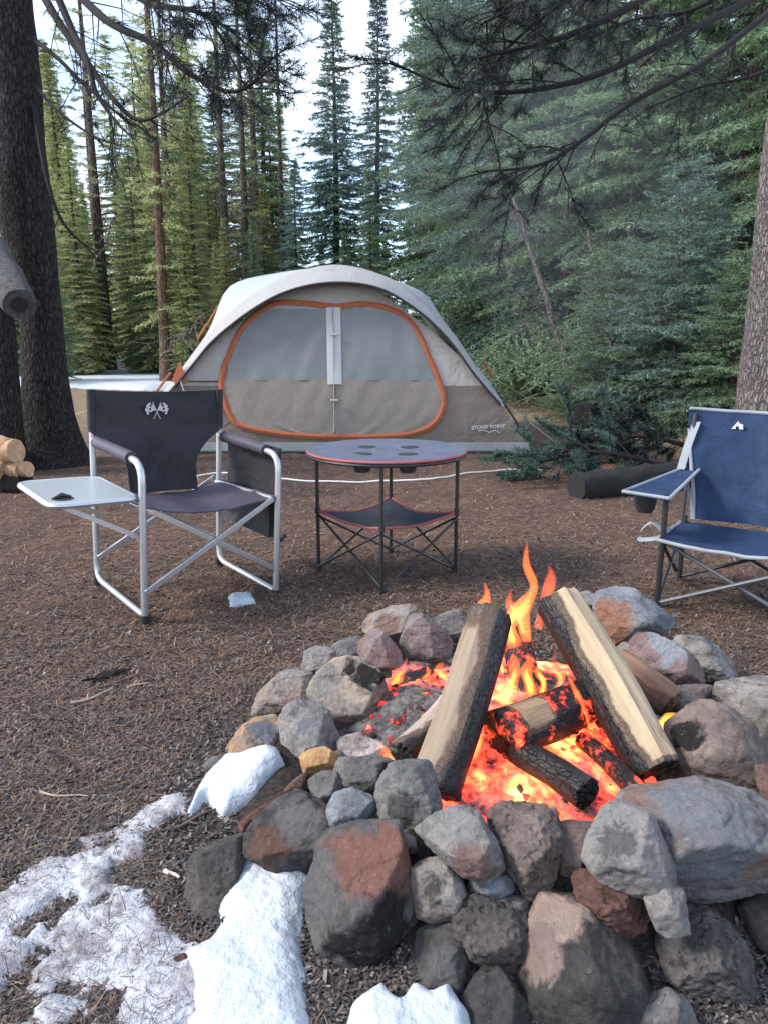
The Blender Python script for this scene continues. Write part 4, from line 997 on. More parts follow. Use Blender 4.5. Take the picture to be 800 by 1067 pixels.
# ------------------------------------------------------------------ blue camp chair
blue = fabric('blue_canvas', (.015, .034, .088), .3, 900, .75, .6, .02, 8, .3)
grey_t = fabric('grey_webbing', (.27, .30, .33), .12, 600, .7)
bc = empty('camp_chair', (1.424, 2.85, float(gz(1.424, 2.85))), 'blue folding camp chair with pale grey piping cut by the right edge', 'chair', rz=R(-33))
BX, BY = .27, .20
def bx_(mb, pts, r_=.009): mb.tube(pts, r_, 8)
for s in (-1, 1):
    mb = MB(); bx_(mb, [(s * BX, -BY, .015), (s * (BX), -BY + .01, .46)], .011); lg = mb.build('leg', blk, bc)
    mb = MB(); mb.tube([(s * BX, -BY, 0), (s * BX, -BY, .03)], .016, 10); mb.build('foot', blkp, lg)
    mb = MB(); bx_(mb, [(s * BX, BY, .015), (s * BX, BY, .30)], .011); mb.build('leg', blk, bc)
    mb = MB(); bx_(mb, [(s * (BX - .01), BY - .10, .03), (s * (BX + .01), BY + .02, .42), (s * (BX + .01), BY + .08, .735)], .010); mb.build('back_post', blk, bc)
    mb = MB(); bx_(mb, [(s * BX, -BY, .02), (-s * BX, -BY - .0 + .02 * s, .27)], .008); mb.build('cross_brace', plain('steel_grey', (.12, .12, .13), .35, .4), bc)
    mb = MB(); bx_(mb, [(s * BX, BY, .02), (-s * BX, BY + .02 * s, .27)], .008); mb.build('cross_brace', blk, bc)
    mb = MB(); bx_(mb, [(s * BX, -BY, .02), (s * BX, BY, .27)], .008); mb.build('cross_brace', blk, bc)
    mb = MB(); bx_(mb, [(s * BX, BY, .02), (s * BX, -BY, .27)], .008); mb.build('cross_brace', blk, bc)
G = []
for i in range(11):
    y = -BY - .035 + (2 * BY + .03) * i / 10; G.append([((j / 16 * 2 - 1) * (BX + .012), y, .292 - .02 * i / 10 - .03 * (1 - (j / 8 - 1) ** 2) * math.sin(PI * min(1, .2 + i / 12)) + .005 * mnoise.noise(Vector((j * .5, y * 12, 7)))) for j in range(17)])
mb = MB(); mb.grid(G, thick=(0, 0, -.012)); se = mb.build('seat', blue, bc)
def pipe(mb, pts, r_=.0075): mb.tube(pts, r_, 8)
mb = MB(); pipe(mb, [Vector(p) + Vector((0, -.004, -.004)) for p in G[0]]); pipe(mb, [Vector(r0_[0]) for r0_ in G]); pipe(mb, [Vector(r0_[-1]) for r0_ in G]); mb.build('piping', grey_t, se)
G = []
for i in range(17):
    t = i / 16; z = .745 - t * .455; wd = (BX + .035) * (1 - .24 * min(1, max(0, (t - .1) / .8)) ** 1.0)
    row = []
    for j in range(17):
        s = j / 8 - 1; y = BY + .085 - .12 * t + .045 * (1 - s * s) + .018 * mnoise.noise(Vector((s * 2.4, z * 8, 11))) + .008 * mnoise.noise(Vector((s * 5 + z * 8, z * 20, 4)))
        row.append((s * wd, y, z + .010 * s * s))
    G.append(row)
mb = MB(); mb.grid(G, thick=(0, .008, 0)); bb = mb.build('backrest', blue, bc)
mb = MB(); pipe(mb, [Vector(p) for p in G[0]]); pipe(mb, [Vector(r0_[0]) for r0_ in G[3:]]); pipe(mb, [Vector(r0_[-1]) for r0_ in G[3:]]); mb.build('piping', grey_t, bb)
# small triangular emblem on the back
i0, j0 = 3, 8
ep = Vector(G[2][5]) + Vector((.0, -.012, 0))
mb = MB(); mb.prism([ep + Vector((-.022, 0, -.014)), ep + Vector((-.006, 0, -.014)), ep + Vector((-.003, 0, 0)), ep + Vector((.006, 0, -.004)), ep + Vector((.009, 0, -.014)), ep + Vector((.024, 0, -.014)), ep + Vector((.022, 0, .006)), ep + Vector((.008, 0, .010)), ep + Vector((.002, 0, .020))], (0, .004, 0)); mb.build('emblem', white_p, bb, smooth=False)
for s in (-1, 1):
    # flared fabric armrest
    A = [(s * (BX - .02), -BY - .035, .455), (s * (BX - .035), BY + .03, .50), (s * (BX + .03), BY + .05, .50), (s * (BX + .14), -BY + .02, .468), (s * (BX + .16), -BY - .03, .462)]
    c_ = Vector((s * (BX + .03), -.02, .468)); mb = MB(); n = len(A)
    V = [c_] + [Vector(p) for p in A]; V2 = [p - Vector((0, 0, .01)) for p in V]
    F = [(0, i + 1, (i + 1) % n + 1) for i in range(n)]; F2 = [tuple(q + n + 1 for q in f)[::-1] for f in F]
    F3 = [(i + 1, (i + 1) % n + 1, (i + 1) % n + 2 + n, i + 2 + n) for i in range(n)]
    mb.add(V + V2, F + F2 + F3); ar = mb.build('armrest', blue, bc, smooth=False)
    mb = MB(); pipe(mb, [Vector(p) for p in A] + [Vector(A[0])], .007); mb.build('piping', grey_t, ar)
    mb = MB(); mb.tube([(s * (BX + .09), -BY + .06, .45), (s * (BX + .09), -BY + .06, .40), (s * (BX + .09), -BY + .06, .37)], [.045, .042, .03], 16); mb.build('cup_net', blkp, ar)
    # webbing straps
    def web(pts, wv):
        P = catmull(pts, 6); mbx = MB(); mbx.grid([[p - Vector(wv) / 2, p + Vector(wv) / 2] for p in P], thick=(0, .003, 0)); return mbx
    web([(s * (BX + .0), BY + .07, .70), (s * (BX + .02), BY + .03, .60), (s * (BX + .035), BY - .0, .50)], (.032, 0, 0)).build('arm_strap', grey_t, bc)
    web([(s * (BX + .01), BY - .1, .48), (s * (BX - .03), BY - .06, .40), (s * (BX - .05), BY - .1, .31)], (.02, 0, 0)).build('side_strap', grey_t, bc)
    web([(s * (BX + .01), -BY + .05, .30), (s * (BX + .06), -BY + .07, .33), (s * (BX + .10), -BY + .06, .29), (s * (BX + .09), -BY + .02, .265), (s * BX, -BY, .29)], (0, .03, .01)).build('loose_strap', grey_t, bc)
# stub of a dark seat edge at the far left

# ------------------------------------------------------------------ ring stones
def rock_mat(name, ca, cb, patches, seed, pits=.0, soot=0.):
    m = NT(name); base = m.coord(); tc = m.n('TexCoord'); ob = tc.outputs['Object']
    mp = m.n('Mapping'); mp.inputs['Location'].default_value = (seed * 3.1, seed * 1.7, seed * .9); m.l(ob, mp.inputs[0]); c3 = mp.outputs[0]
    n1 = m.noise(c3, 9, 6, .65, .4); n2 = m.noise(c3, 85, 6, .8); n3 = m.noise(c3, 26, 5, .7)
    dk = tuple(x * .45 for x in ca)
    col = m.mix(m.ramp(n1, [(.38, 0.), (.60, 1.)]), ca, cb)
    col = m.mix(m.ramp(n3, [(.30, .9), (.50, 0.)]), col, dk)
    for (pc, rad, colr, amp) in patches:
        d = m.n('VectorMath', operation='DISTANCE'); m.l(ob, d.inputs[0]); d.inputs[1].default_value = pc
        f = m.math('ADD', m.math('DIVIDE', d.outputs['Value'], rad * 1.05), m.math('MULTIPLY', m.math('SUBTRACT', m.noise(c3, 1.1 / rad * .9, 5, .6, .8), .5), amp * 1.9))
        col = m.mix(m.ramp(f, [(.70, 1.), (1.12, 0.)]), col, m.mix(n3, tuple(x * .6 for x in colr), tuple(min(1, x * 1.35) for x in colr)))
    col = m.mix(m.ramp(n2, [(.58, 0.), (.70, .7)]), col, tuple(min(.8, x * 1.7 + .04) for x in cb))
    col = m.mix(m.ramp(n2, [(.30, .8), (.42, 0.)]), col, tuple(x * .3 for x in ca))
    v = m.n('TexVoronoi', feature='DISTANCE_TO_EDGE'); v.inputs['Scale'].default_value = 11; wv = m.n('VectorMath', operation='ADD')
    nn = m.n('TexNoise'); nn.inputs['Scale'].default_value = 14; m.l(c3, nn.inputs['Vector']); sc_ = m.n('VectorMath', operation='SCALE'); sc_.inputs['Scale'].default_value = .12
    m.l(nn.outputs['Color'], sc_.inputs[0]); m.l(c3, wv.inputs[0]); m.l(sc_.outputs[0], wv.inputs[1]); m.l(wv.outputs[0], v.inputs['Vector'])
    crack = m.ramp(v.outputs[0], [(0, 1.), (.010, 0.)]); crk = m.math('MULTIPLY', crack, m.ramp(n3, [(.52, 0.), (.66, .6)]))
    col = m.mix(crk, col, tuple(x * .25 for x in ca))
    m.base(col); m.rough(.9); m.b.inputs['Specular IOR Level'].default_value = .2
    h = m.math('ADD', m.math('MULTIPLY', n2, .75), n3)
    if pits:
        pv = m.n('TexVoronoi'); pv.inputs['Scale'].default_value = 55; m.l(c3, pv.inputs['Vector'])
        h = m.math('ADD', h, m.math('MULTIPLY', m.ramp(pv.outputs[0], [(.15, 0.), (.4, 1.)]), pits))
    h = m.math('SUBTRACT', h, m.math('MULTIPLY', crk, .6))
    m.bump(h, .95, .014); return m.mat
def hullmesh(pts):
    bm = bmesh.new()
    for p in pts: bm.verts.new(p)
    r_ = bmesh.ops.convex_hull(bm, input=bm.verts[:]); 
    bmesh.ops.delete(bm, geom=[x for x in r_.get('geom_interior', []) if isinstance(x, bmesh.types.BMVert)], context='VERTS')
    bmesh.ops.delete(bm, geom=[v for v in bm.verts if not v.link_faces], context='VERTS')
    return bm
def rock(label, poly, zc, ca, cb, patches=(), seed=0, thick=.85, rough=1.0, pits=0., name='ring_stone', sharp=1, group='stones ringing the campfire', cat='stone', vox=None):
    rnd = random.Random(seed * 31 + 7); n = len(poly)
    cu = sum(p[0] for p in poly) / n; cv = sum(p[1] for p in poly) / n
    c = gnd(cu, cv, zc); d = ray(cu, cv).normalized(); X = Vector((1, 0, 0)); Yv = d.cross(X).normalized() * -1
    if Yv.z < 0: Yv = -Yv
    dist = (c - CAMV).length; k = dist / CF * d.dot(Vector((0, math.cos(CP), -math.sin(CP))))
    L = [Vector(((u - cu) * k, (cv - v) * k)) for u, v in poly]
    # grow the outline slightly: smoothing shrinks it
    L = [p * 1.12 for p in L]
    w_ = max(p.x for p in L) - min(p.x for p in L); h_ = max(p.y for p in L) - min(p.y for p in L); s = math.sqrt(w_ * h_) * thick
    P = []
    for p in L:
        P.append(X * p.x + Yv * p.y + d * rnd.uniform(-.06, .10) * s)
    for f, dep, jit, cnt in ((.72, -.36, .15, 5), (.30, -.44, .10, 2), (.80, .35, .25, 5), (.5, .55, .1, 3)):
        for i in range(cnt):
            a = L[int(i * n / cnt + rnd.random()) % n]; b = L[(int(i * n / cnt) + 1) % n]; q = a.lerp(b, rnd.random()) * f * rnd.uniform(.85, 1.12)
            P.append(X * q.x + Yv * q.y + d * (dep + rnd.uniform(-jit, jit) * .6) * s)
    bm = hullmesh(P)
    for i in range(5):
        nn_ = [(-d + X * rnd.uniform(-.25, .25) + Yv * rnd.uniform(.1, .7)), (-d + X * rnd.uniform(.7, 1.5) + Yv * rnd.uniform(-.3, .7)), (-d - X * rnd.uniform(.7, 1.5) + Yv * rnd.uniform(-.3, .7)), (-d * .8 - Yv * rnd.uniform(.5, 1.1) + X * rnd.uniform(-.4, .4)), (-d * .5 + Yv * rnd.uniform(.9, 1.5) + X * rnd.uniform(-.6, .6))][i].normalized(); mx = max(v_.co.dot(nn_) for v_ in bm.verts)
        bmesh.ops.bisect_plane(bm, geom=bm.verts[:] + bm.edges[:] + bm.faces[:], plane_co=nn_ * mx * (rnd.uniform(.42, .62) if i == 0 else rnd.uniform(.62, .86)), plane_no=nn_, clear_outer=True)
        pts_ = [v_.co.copy() for v_ in bm.verts]; bm.free(); bm = hullmesh(pts_)
    me = bpy.data.meshes.new(name); bm.to_mesh(me); bm.free()
    o = bpy.data.objects.new(name, me); COL.objects.link(o)
    b = o.modifiers.new('b', 'BEVEL'); b.width = s * .012 * sharp; b.segments = 1
    rm = o.modifiers.new('r', 'REMESH'); rm.mode = 'VOXEL'; rm.voxel_size = vox or max(.0028, s / 54)
    dg = bpy.context.evaluated_depsgraph_get(); m2 = bpy.data.meshes.new_from_object(o.evaluated_get(dg)); o.modifiers.clear(); o.data = m2; bpy.data.meshes.remove(me)
    nv = len(m2.vertices); co = np.empty(nv * 3, np.float32); m2.vertices.foreach_get('co', co); co = co.reshape(-1, 3)
    no = np.empty(nv * 3, np.float32); m2.vertices.foreach_get('normal', no); no = no.reshape(-1, 3)
    off_ = Vector((seed * 5.3, seed * 2.1, 0)); dd = np.empty(nv); lay = Vector((rnd.uniform(-.5, .5), rnd.uniform(-.4, .4), 1)).normalized(); nlay = rnd.uniform(3, 7)
    for i in range(nv):
        p = Vector(co[i])
        a = mnoise.noise((p / s) * 1.7 + off_) * .010
        b2 = mnoise.noise((p / s) * 5 + off_) * .009; q = mnoise.noise((p / s) * 13 + off_) * .010
        st_ = (p.dot(lay) / s + mnoise.noise((p / s) * 2 + off_) * .12) * nlay; st_ = (st_ % 1.0)
        vd = mnoise.voronoi((p / s) * 2.6 + off_)[0]
        r2 = (st_ ** 4) * -.012 + min(.30, vd[1] - vd[0]) * .030 - .005
        cell = mnoise.noise(p * 120 + off_) * .0011 * (1 + 2 * (pits > 0))
        dd[i] = (a + b2 + q + r2 + .01) * s * rough + cell
    co = co + no * dd[:, None].astype(np.float32)
    m2.vertices.foreach_set('co', co.ravel()); m2.polygons.foreach_set('use_smooth', np.ones(len(m2.polygons), bool)); m2.update()
    pw = [(tuple(X * ((pu - cu) * k) + Yv * ((cv - pv) * k) - d * s * .21), pr * k * 1.15, pc, pa) for (pu, pv, pr, pc, pa) in patches]
    m2.materials.clear(); m2.materials.append(rock_mat('stone_%d' % seed, ca, cb, pw, seed, pits))
    o.location = c; setp(o, label, cat, group); return o
GR = (.118, .112, .111); GL = (.205, .195, .190); LT = (.29, .265, .25); DK = (.043, .040, .040); DG = (.074, .068, .066); BR = (.11, .064, .050); TN = (.27, .195, .145); PK = (.20, .132, .112); BL = (.16, .17, .19); BLL = (.26, .275, .30); MV = (.145, .12, .118); MVL = (.235, .195, .19); SO = (.02, .018, .018); OC = (.36, .20, .09); RD = (.085, .042, .034)
ROCKS = [
 ('tan rounded stone at the back of the ring, farthest left', [(374,652),(388,639),(405,632),(420,629),(432,635),(431,648),(422,662),(415,680),(400,668),(386,660)], .12, TN, LT, [(405,652,14,PK,1.)], 1),
 ('mauve grey pointed stone beside the leaning log at the back', [(431,640),(440,642),(452,650),(470,668),(466,685),(458,698),(440,696),(422,689),(418,670),(424,652)], .12, MV, MVL, [], 2),
 ('small grey stone half hidden behind the leaning log top', [(448,648),(462,638),(478,636),(490,650),(484,668),(468,668)], .13, GR, GL, [], 3),
 ('pinkish brown stone behind the sooty boulder', [(383,650),(392,652),(404,666),(416,680),(418,692),(414,706),(402,718),(388,702),(378,690),(372,668)], .11, PK, MVL, [], 4),
 ('flat grey brown stone between the small grey block and the pink stone', [(345,676),(360,664),(374,661),(388,684),(380,694),(360,692),(348,692)], .08, GR, GL, [], 5),
 ('small light grey block on the left rim', [(319,675),(330,671),(348,679),(350,690),(339,699),(322,709),(315,700)], .10, GL, LT, [], 6),
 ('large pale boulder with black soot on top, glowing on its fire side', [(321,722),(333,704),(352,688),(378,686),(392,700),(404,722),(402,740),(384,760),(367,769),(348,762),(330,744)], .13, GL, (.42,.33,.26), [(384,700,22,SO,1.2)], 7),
 ('weathered tan stone with wood-like ridges on the left rim', [(264,744),(272,722),(285,710),(302,696),(322,703),(326,722),(316,736),(290,745),(276,748)], .06, TN, LT, [(300,735,12,PK,1.)], 8),
 ('grey tan stone in front of the sooty boulder', [(289,752),(302,737),(325,730),(339,742),(350,765),(354,784),(345,795),(325,798),(309,794),(295,777)], .10, GL, LT, [(325,760,12,BL,1.2)], 9),
 ('lichen crusted stone with orange foot at the left of the ring', [(254,757),(265,745),(287,746),(292,765),(296,800),(278,811),(260,806),(246,795),(239,778)], .06, TN, (.46,.28,.16), [(276,762,20,BL,1.2)], 10),
 ('small ochre orange stone on the left rim', [(311,784),(324,779),(338,780),(351,787),(350,798),(332,808),(318,803)], .14, OC, (.6,.36,.18), [], 11),
 ('flat pale ashy stone inside the ring on the left', [(350,770),(375,766),(398,774),(414,788),(404,797),(380,798),(358,794)], .08, MVL, (.5,.44,.42), [], 12),
 ('tiny brown grey pebble left of the ring', [(211,798),(222,789),(234,790),(236,797),(226,803),(214,804)], .02, GR, GL, [], 13),
 ('broad dark slab lying flat in the snow left of the ring', [(197,900),(204,884),(225,874),(256,868),(252,890),(242,920),(228,944),(240,962),(228,975),(206,992),(197,962),(196,930)], .02, DG, (.13,.11,.10), [], 14),
 ('smooth red brown rod-like stone beside the white snow', [(251,857),(262,848),(284,834),(290,838),(286,846),(268,858),(254,866)], .07, RD, (.22,.10,.075), [], 15),
 ('small dark red stone at the end of the rod-like stone', [(283,834),(292,827),(306,824),(308,830),(296,836),(286,839)], .09, (.08,.035,.03), RD, [], 16),
 ('little brown triangular stone above the big dark rock', [(296,824),(308,812),(320,805),(323,816),(312,827),(300,830)], .10, BR, PK, [], 17),
 ('big dark rock with brown left flank beside the snow', [(255,874),(268,856),(290,838),(312,824),(330,828),(345,848),(356,868),(350,885),(332,904),(314,916),(300,908),(280,897),(262,889)], .10, DK, GR, [(280,878,24,BR,1.), (300,848,24,GR,1.)], 18),
 ('brown grey stone wedged above the big dark rock', [(320,816),(335,805),(350,806),(357,822),(345,840),(330,832)], .15, GR, GL, [], 19),
 ('blue grey crystalline stone on the left front of the rim', [(340,843),(350,828),(367,823),(387,829),(391,841),(378,857),(358,865),(345,857)], .17, BL, BLL, [], 20),
 ('squat grey stone with dark right flank on the rim', [(349,808),(355,792),(400,790),(414,797),(398,814),(386,829),(358,824)], .16, GR, GL, [(404,806,12,DK,1.)], 21),
 ('large grey block holding the foot of the leaning log', [(392,828),(398,812),(412,796),(432,793),(450,796),(455,812),(457,842),(447,856),(432,865),(410,862),(397,852)], .205, GR, GL, [(419,843,17,DG,.6)], 22),
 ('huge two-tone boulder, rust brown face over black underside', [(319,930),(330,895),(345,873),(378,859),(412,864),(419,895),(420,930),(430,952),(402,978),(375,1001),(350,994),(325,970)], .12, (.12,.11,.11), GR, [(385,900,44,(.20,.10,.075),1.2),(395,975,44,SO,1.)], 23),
 ('light grey wedge stone at the front of the rim', [(435,866),(458,852),(492,840),(504,862),(517,882),(521,902),(504,913),(480,908),(465,897),(450,882)], .20, GL, LT, [(490,898,22,PK,1.3)], 24),
 ('pale pinkish stone with a dark grey patch on its face', [(428,910),(440,900),(463,898),(476,912),(486,935),(475,951),(452,956),(434,951)], .13, PK, LT, [(452,928,15,DG,.8)], 25),
 ('tall brown pumice-like stone at the middle of the front', [(509,850),(520,840),(562,837),(579,848),(585,870),(577,900),(561,932),(545,926),(530,905),(518,880)], .19, (.12,.092,.082), (.24,.185,.165), [], 26),
 ('small powdery blue grey stone among the front stones', [(486,923),(498,911),(512,908),(532,912),(534,928),(515,939),(491,939)], .13, BL, BLL, [], 27),
 ('small pink stone tucked under the large grey block', [(413,868),(432,870),(434,887),(420,890)], .16, PK, MVL, [], 28),
 ('dark brown porous boulder low at the front centre', [(471,950),(485,942),(505,936),(530,941),(548,954),(552,977),(545,1001),(530,1008),(505,1003),(488,993),(477,975)], .09, DG, (.14,.115,.105), [], 29),
 ('dark grey upright stone low on the left front', [(431,984),(449,965),(471,950),(484,982),(488,1007),(475,1042),(450,1046),(431,1027)], .05, DG, GR, [(462,1000,14,GR,1.)], 30),
 ('dark pointed slab at the bottom edge of the picture', [(476,1048),(500,1024),(517,1004),(535,1033),(557,1062),(548,1085),(490,1085)], .03, DK, DG, [], 31),
 ('huge charcoal slab with a pale beige upper left edge', [(533,1026),(548,990),(560,958),(576,933),(592,923),(604,944),(628,965),(652,985),(662,1012),(670,1042),(655,1065),(600,1072),(550,1054)], .07, DK, DG, [(580,950,38,(.34,.25,.21),1.0),(556,990,30,(.25,.185,.16),1.0)], 32),
 ('light grey boulder perched over the dark red stone', [(608,892),(619,869),(636,846),(654,839),(672,841),(684,858),(697,900),(694,924),(677,930),(649,923),(621,912)], .22, GL, LT, [(645,880,16,GR,1.6)], 33),
 ('dark red stone under the light grey boulder', [(599,922),(607,902),(629,914),(671,939),(674,957),(649,976),(624,958),(604,939)], .14, RD, (.17,.09,.075), [], 34),
 ('small grey wedge hanging under the light grey boulder', [(672,935),(686,927),(702,922),(714,929),(713,968),(692,973),(680,964)], .16, GL, LT, [], 35),
 ('dark pitted lava stone low on the right front', [(686,982),(704,957),(734,948),(757,963),(783,996),(774,1030),(752,1050),(717,1036),(692,1013)], .06, DG, (.15,.135,.135), [], 36),
 ('broad flat slab of blue grey and pink on the right of the rim', [(640,840),(665,822),(700,816),(745,819),(788,832),(815,855),(825,890),(812,915),(770,924),(718,937),(698,927),(688,890)], .19, GR, (.25,.24,.245), [(690,832,52,PK,1.),(780,905,22,PK,1.2),(735,868,48,(.17,.175,.19),1.)], 37),
 ('cracked pinkish stone behind the pumice-like stone', [(581,862),(600,855),(627,857),(616,885),(610,900),(597,910),(583,906)], .18, MV, PK, [], 38),
 ('striped grey stone at the bottom right of the picture', [(656,1060),(671,1042),(698,1034),(717,1047),(728,1064),(722,1085),(662,1085)], .03, GR, GL, [], 39),
 ('tan rounded stone barely rising above the bottom edge', [(622,1068),(640,1057),(660,1061),(668,1085),(620,1085)], .03, TN, LT, [], 40),
 ('blue grey topped rust stone at the back right of the ring', [(619,645),(625,616),(637,607),(655,613),(680,630),(703,649),(682,660),(657,669),(637,674),(625,662)], .13, BL, BLL, [(632,652,25,(.27,.14,.095),.9)], 41),
 ('small pale grey stone just behind the tall split log', [(596,618),(610,615),(625,624),(622,640),(604,634)], .08, GL, LT, [], 42),
 ('purple stone with pale top at the right rim', [(656,666),(665,660),(682,661),(705,673),(724,686),(731,700),(727,712),(700,713),(681,721),(671,706),(660,688)], .15, (.17,.11,.11), (.26,.18,.17), [(695,668,22,BLL,1.2)], 43),
 ('long grey stone strewn with needles at the back right', [(694,668),(718,660),(742,670),(762,690),(765,707),(750,714),(732,708),(724,692)], .08, GR, LT, [], 44),
 ('small light stone beside the tall split log', [(639,678),(650,668),(660,672),(662,690),(650,696),(642,690)], .12, GL, LT, [], 45),
 ('small pink stone under the purple stone', [(700,718),(720,713),(742,716),(736,727),(717,732),(707,747),(702,734)], .09, PK, MVL, [], 46),
 ('large grey boulder at the right edge of the ring', [(742,722),(760,710),(792,705),(835,712),(846,760),(838,800),(810,808),(790,778),(765,746)], .10, GR, LT, [], 47),
 ('big brown grey sooty boulder right of the tall split log', [(696,757),(710,740),(735,730),(765,742),(787,760),(799,790),(803,825),(780,838),(740,828),(712,814),(698,782)], .15, (.15,.115,.10), (.27,.215,.19), [(712,760,20,SO,1.3)], 48),
 ('little black stone in the dirty snow at the bottom', [(250,1052),(260,1044),(270,1050),(272,1062),(262,1072),(250,1066)], .02, SO, DK, [], 49),
 ('tiny red brown stone in the snow at lower left', [(180,1000),(190,994),(198,997),(192,1005),(183,1006)], .015, RD, BR, [], 50),
 ('grey stone half buried between the blue stone and the pumice', [(500,936),(525,934),(548,934),(556,948),(540,952),(520,950)], .11, GR, GL, [], 51),
 ('dark stone in the gap at the far right of the front', [(770,940),(800,925),(840,930),(850,990),(820,1010),(785,985)], .05, DK, DG, [], 52),
 ('brown stone behind the broad slab at the right edge', [(790,800),(820,795),(850,810),(850,845),(815,848),(795,835)], .15, BR, PK, [], 53),
]
PITS = {26: .8, 29: .7, 36: 1.0, 34: .5, 43: 0, 7: 0}
for lab, poly, zc, ca, cb, pt, sd_ in ROCKS:
    rock(lab, poly, zc, ca, cb, pt, sd_, pits=PITS.get(sd_, 0), thick=.55 if sd_ in (14,) else .85, sharp=1.6 if sd_ in (7, 47, 48, 29) else 1)

# ------------------------------------------------------------------ fire: embers, coals, flames
fire = empty('campfire', (FX, FY, float(gz(FX, FY))), 'bright campfire of red embers and orange flames inside the stone ring', 'campfire')
FO = Vector(fire.location)
m = NT('embers'); c3 = m.coord(); n1 = m.noise(c3, 11, 5, .65, .8); n2 = m.noise(c3, 42, 5, .7, .5); n3 = m.noise(c3, 3.2, 2)
v = m.n('TexVoronoi'); v.inputs['Scale'].default_value = 24; m.l(c3, v.inputs['Vector'])
heat = m.math('ADD', m.math('ADD', m.math('MULTIPLY', n1, .62), m.math('MULTIPLY', n2, .38)), m.math('MULTIPLY', m.math('SUBTRACT', .45, v.outputs[0]), .22))
tc = m.n('TexCoord')
hot = None
for cx_, cy_, rr_ in ((540, 790, .20), (600, 775, .17), (515, 740, .15), (438, 712, .13), (620, 830, .10), (560, 690, .16), (480, 825, .14), (550, 835, .16), (575, 800, .2)):
    p = gnd(cx_, cy_, .09) - FO; d = m.n('VectorMath', operation='DISTANCE'); m.l(tc.outputs['Object'], d.inputs[0]); d.inputs[1].default_value = p
    f = m.math('SUBTRACT', 1.25, m.math('DIVIDE', d.outputs['Value'], rr_)); f = m.math('MAXIMUM', f, 0.); hot = f if hot is None else m.math('MAXIMUM', hot, f)
hot = m.math('MINIMUM', hot, 1.); heat = m.math('MULTIPLY', heat, m.math('ADD', .55, m.math('MULTIPLY', hot, .72)))
ecol = m.ramp(heat, [(.31, (0, 0, 0)), (.38, (.35, .012, .006)), (.47, (.95, .06, .026)), (.60, (1, .16, .045)), (.72, (1, .34, .07)), (.86, (1, .50, .14))])
est = m.ramp(heat, [(.31, 0.), (.42, .25), (.58, .55), (.75, 1.)])
m.base(m.ramp(n2, [(.35, (.02, .018, .018)), (.65, (.17, .155, .15))])); m.rough(.95)
m.l(ecol, m.b.inputs['Emission Color']); m.l(m.math('MULTIPLY', est, 1.9), m.b.inputs['Emission Strength']); m.bump(m.math('ADD', n2, n1), .8, .02)
M['embers'] = m.mat
n = 170; xs = np.linspace(-.46, .50, n); ys = np.linspace(-.46, .62, n); X, Y = np.meshgrid(xs, ys)
rad = np.hypot(X / np.where(X < 0, .34, .40), (Y - .02) / .42)
Z = .035 + .055 * np.clip(1 - rad ** 2, 0, 1) + .045 * (fbm(X * 9, Y * 9, 41, 4) - .5) + .02 * np.abs(fbm(X * 26, Y * 26, 42, 3) - .5) + .03
Z = Z - .05 * np.clip(rad - .75, 0, 1)
Z = np.where(rad > 1.25, -.03, Z) + gz(X + FX, Y + FY) * 0
a = np.arange(n - 1)[:, None] * n + np.arange(n - 1)[None, :]; F = np.stack([a, a + 1, a + n + 1, a + n], -1).reshape(-1, 4)
mesh_np('ember_bed', np.stack([X, Y, Z], -1).reshape(-1, 3), F, M['embers'], fire, smooth=True)
# coals: angular glowing and black lumps
m = NT('coals'); c3 = m.coord(); n1 = m.noise(c3, 40, 4, .7); gg = m.n('NewGeometry')
h2 = m.math('ADD', m.math('MULTIPLY', gg.outputs['Random Per Island'], .7), m.math('MULTIPLY', n1, .5))
ecol = m.ramp(h2, [(.42, (0, 0, 0)), (.60, (.35, .01, .006)), (.8, (1, .05, .025)), (1, (1, .16, .05))])
m.base((.03, .027, .027)); m.rough(.9); m.l(ecol, m.b.inputs['Emission Color']); m.b.inputs['Emission Strength'].default_value = 1.3; m.bump(n1, .6, .01); M['coals'] = m.mat
rnd = random.Random(9); mb = MB()
for i in range(420):
    a_ = rnd.uniform(0, 2 * PI); r_ = math.sqrt(rnd.random()) * .36; x, y = r_ * math.cos(a_) + .03, r_ * math.sin(a_) + .03
    z = .068 + .05 * (1 - (r_ / .4) ** 2); s = rnd.uniform(.006, .020); pts = [Vector((rnd.gauss(0, 1), rnd.gauss(0, 1), rnd.gauss(0, .8))).normalized() * s * rnd.uniform(.6, 1) for _ in range(10)]
    bm = hullmesh(pts); bm.verts.ensure_lookup_table(); idx = {v_: k for k, v_ in enumerate(bm.verts)}
    mb.add([v_.co + Vector((x, y, z)) for v_ in bm.verts], [[idx[v_] for v_ in f.verts] for f in bm.faces]); bm.free()
o = mb.build('coals', M['coals'], fire, smooth=False); o['kind'] = 'stuff'
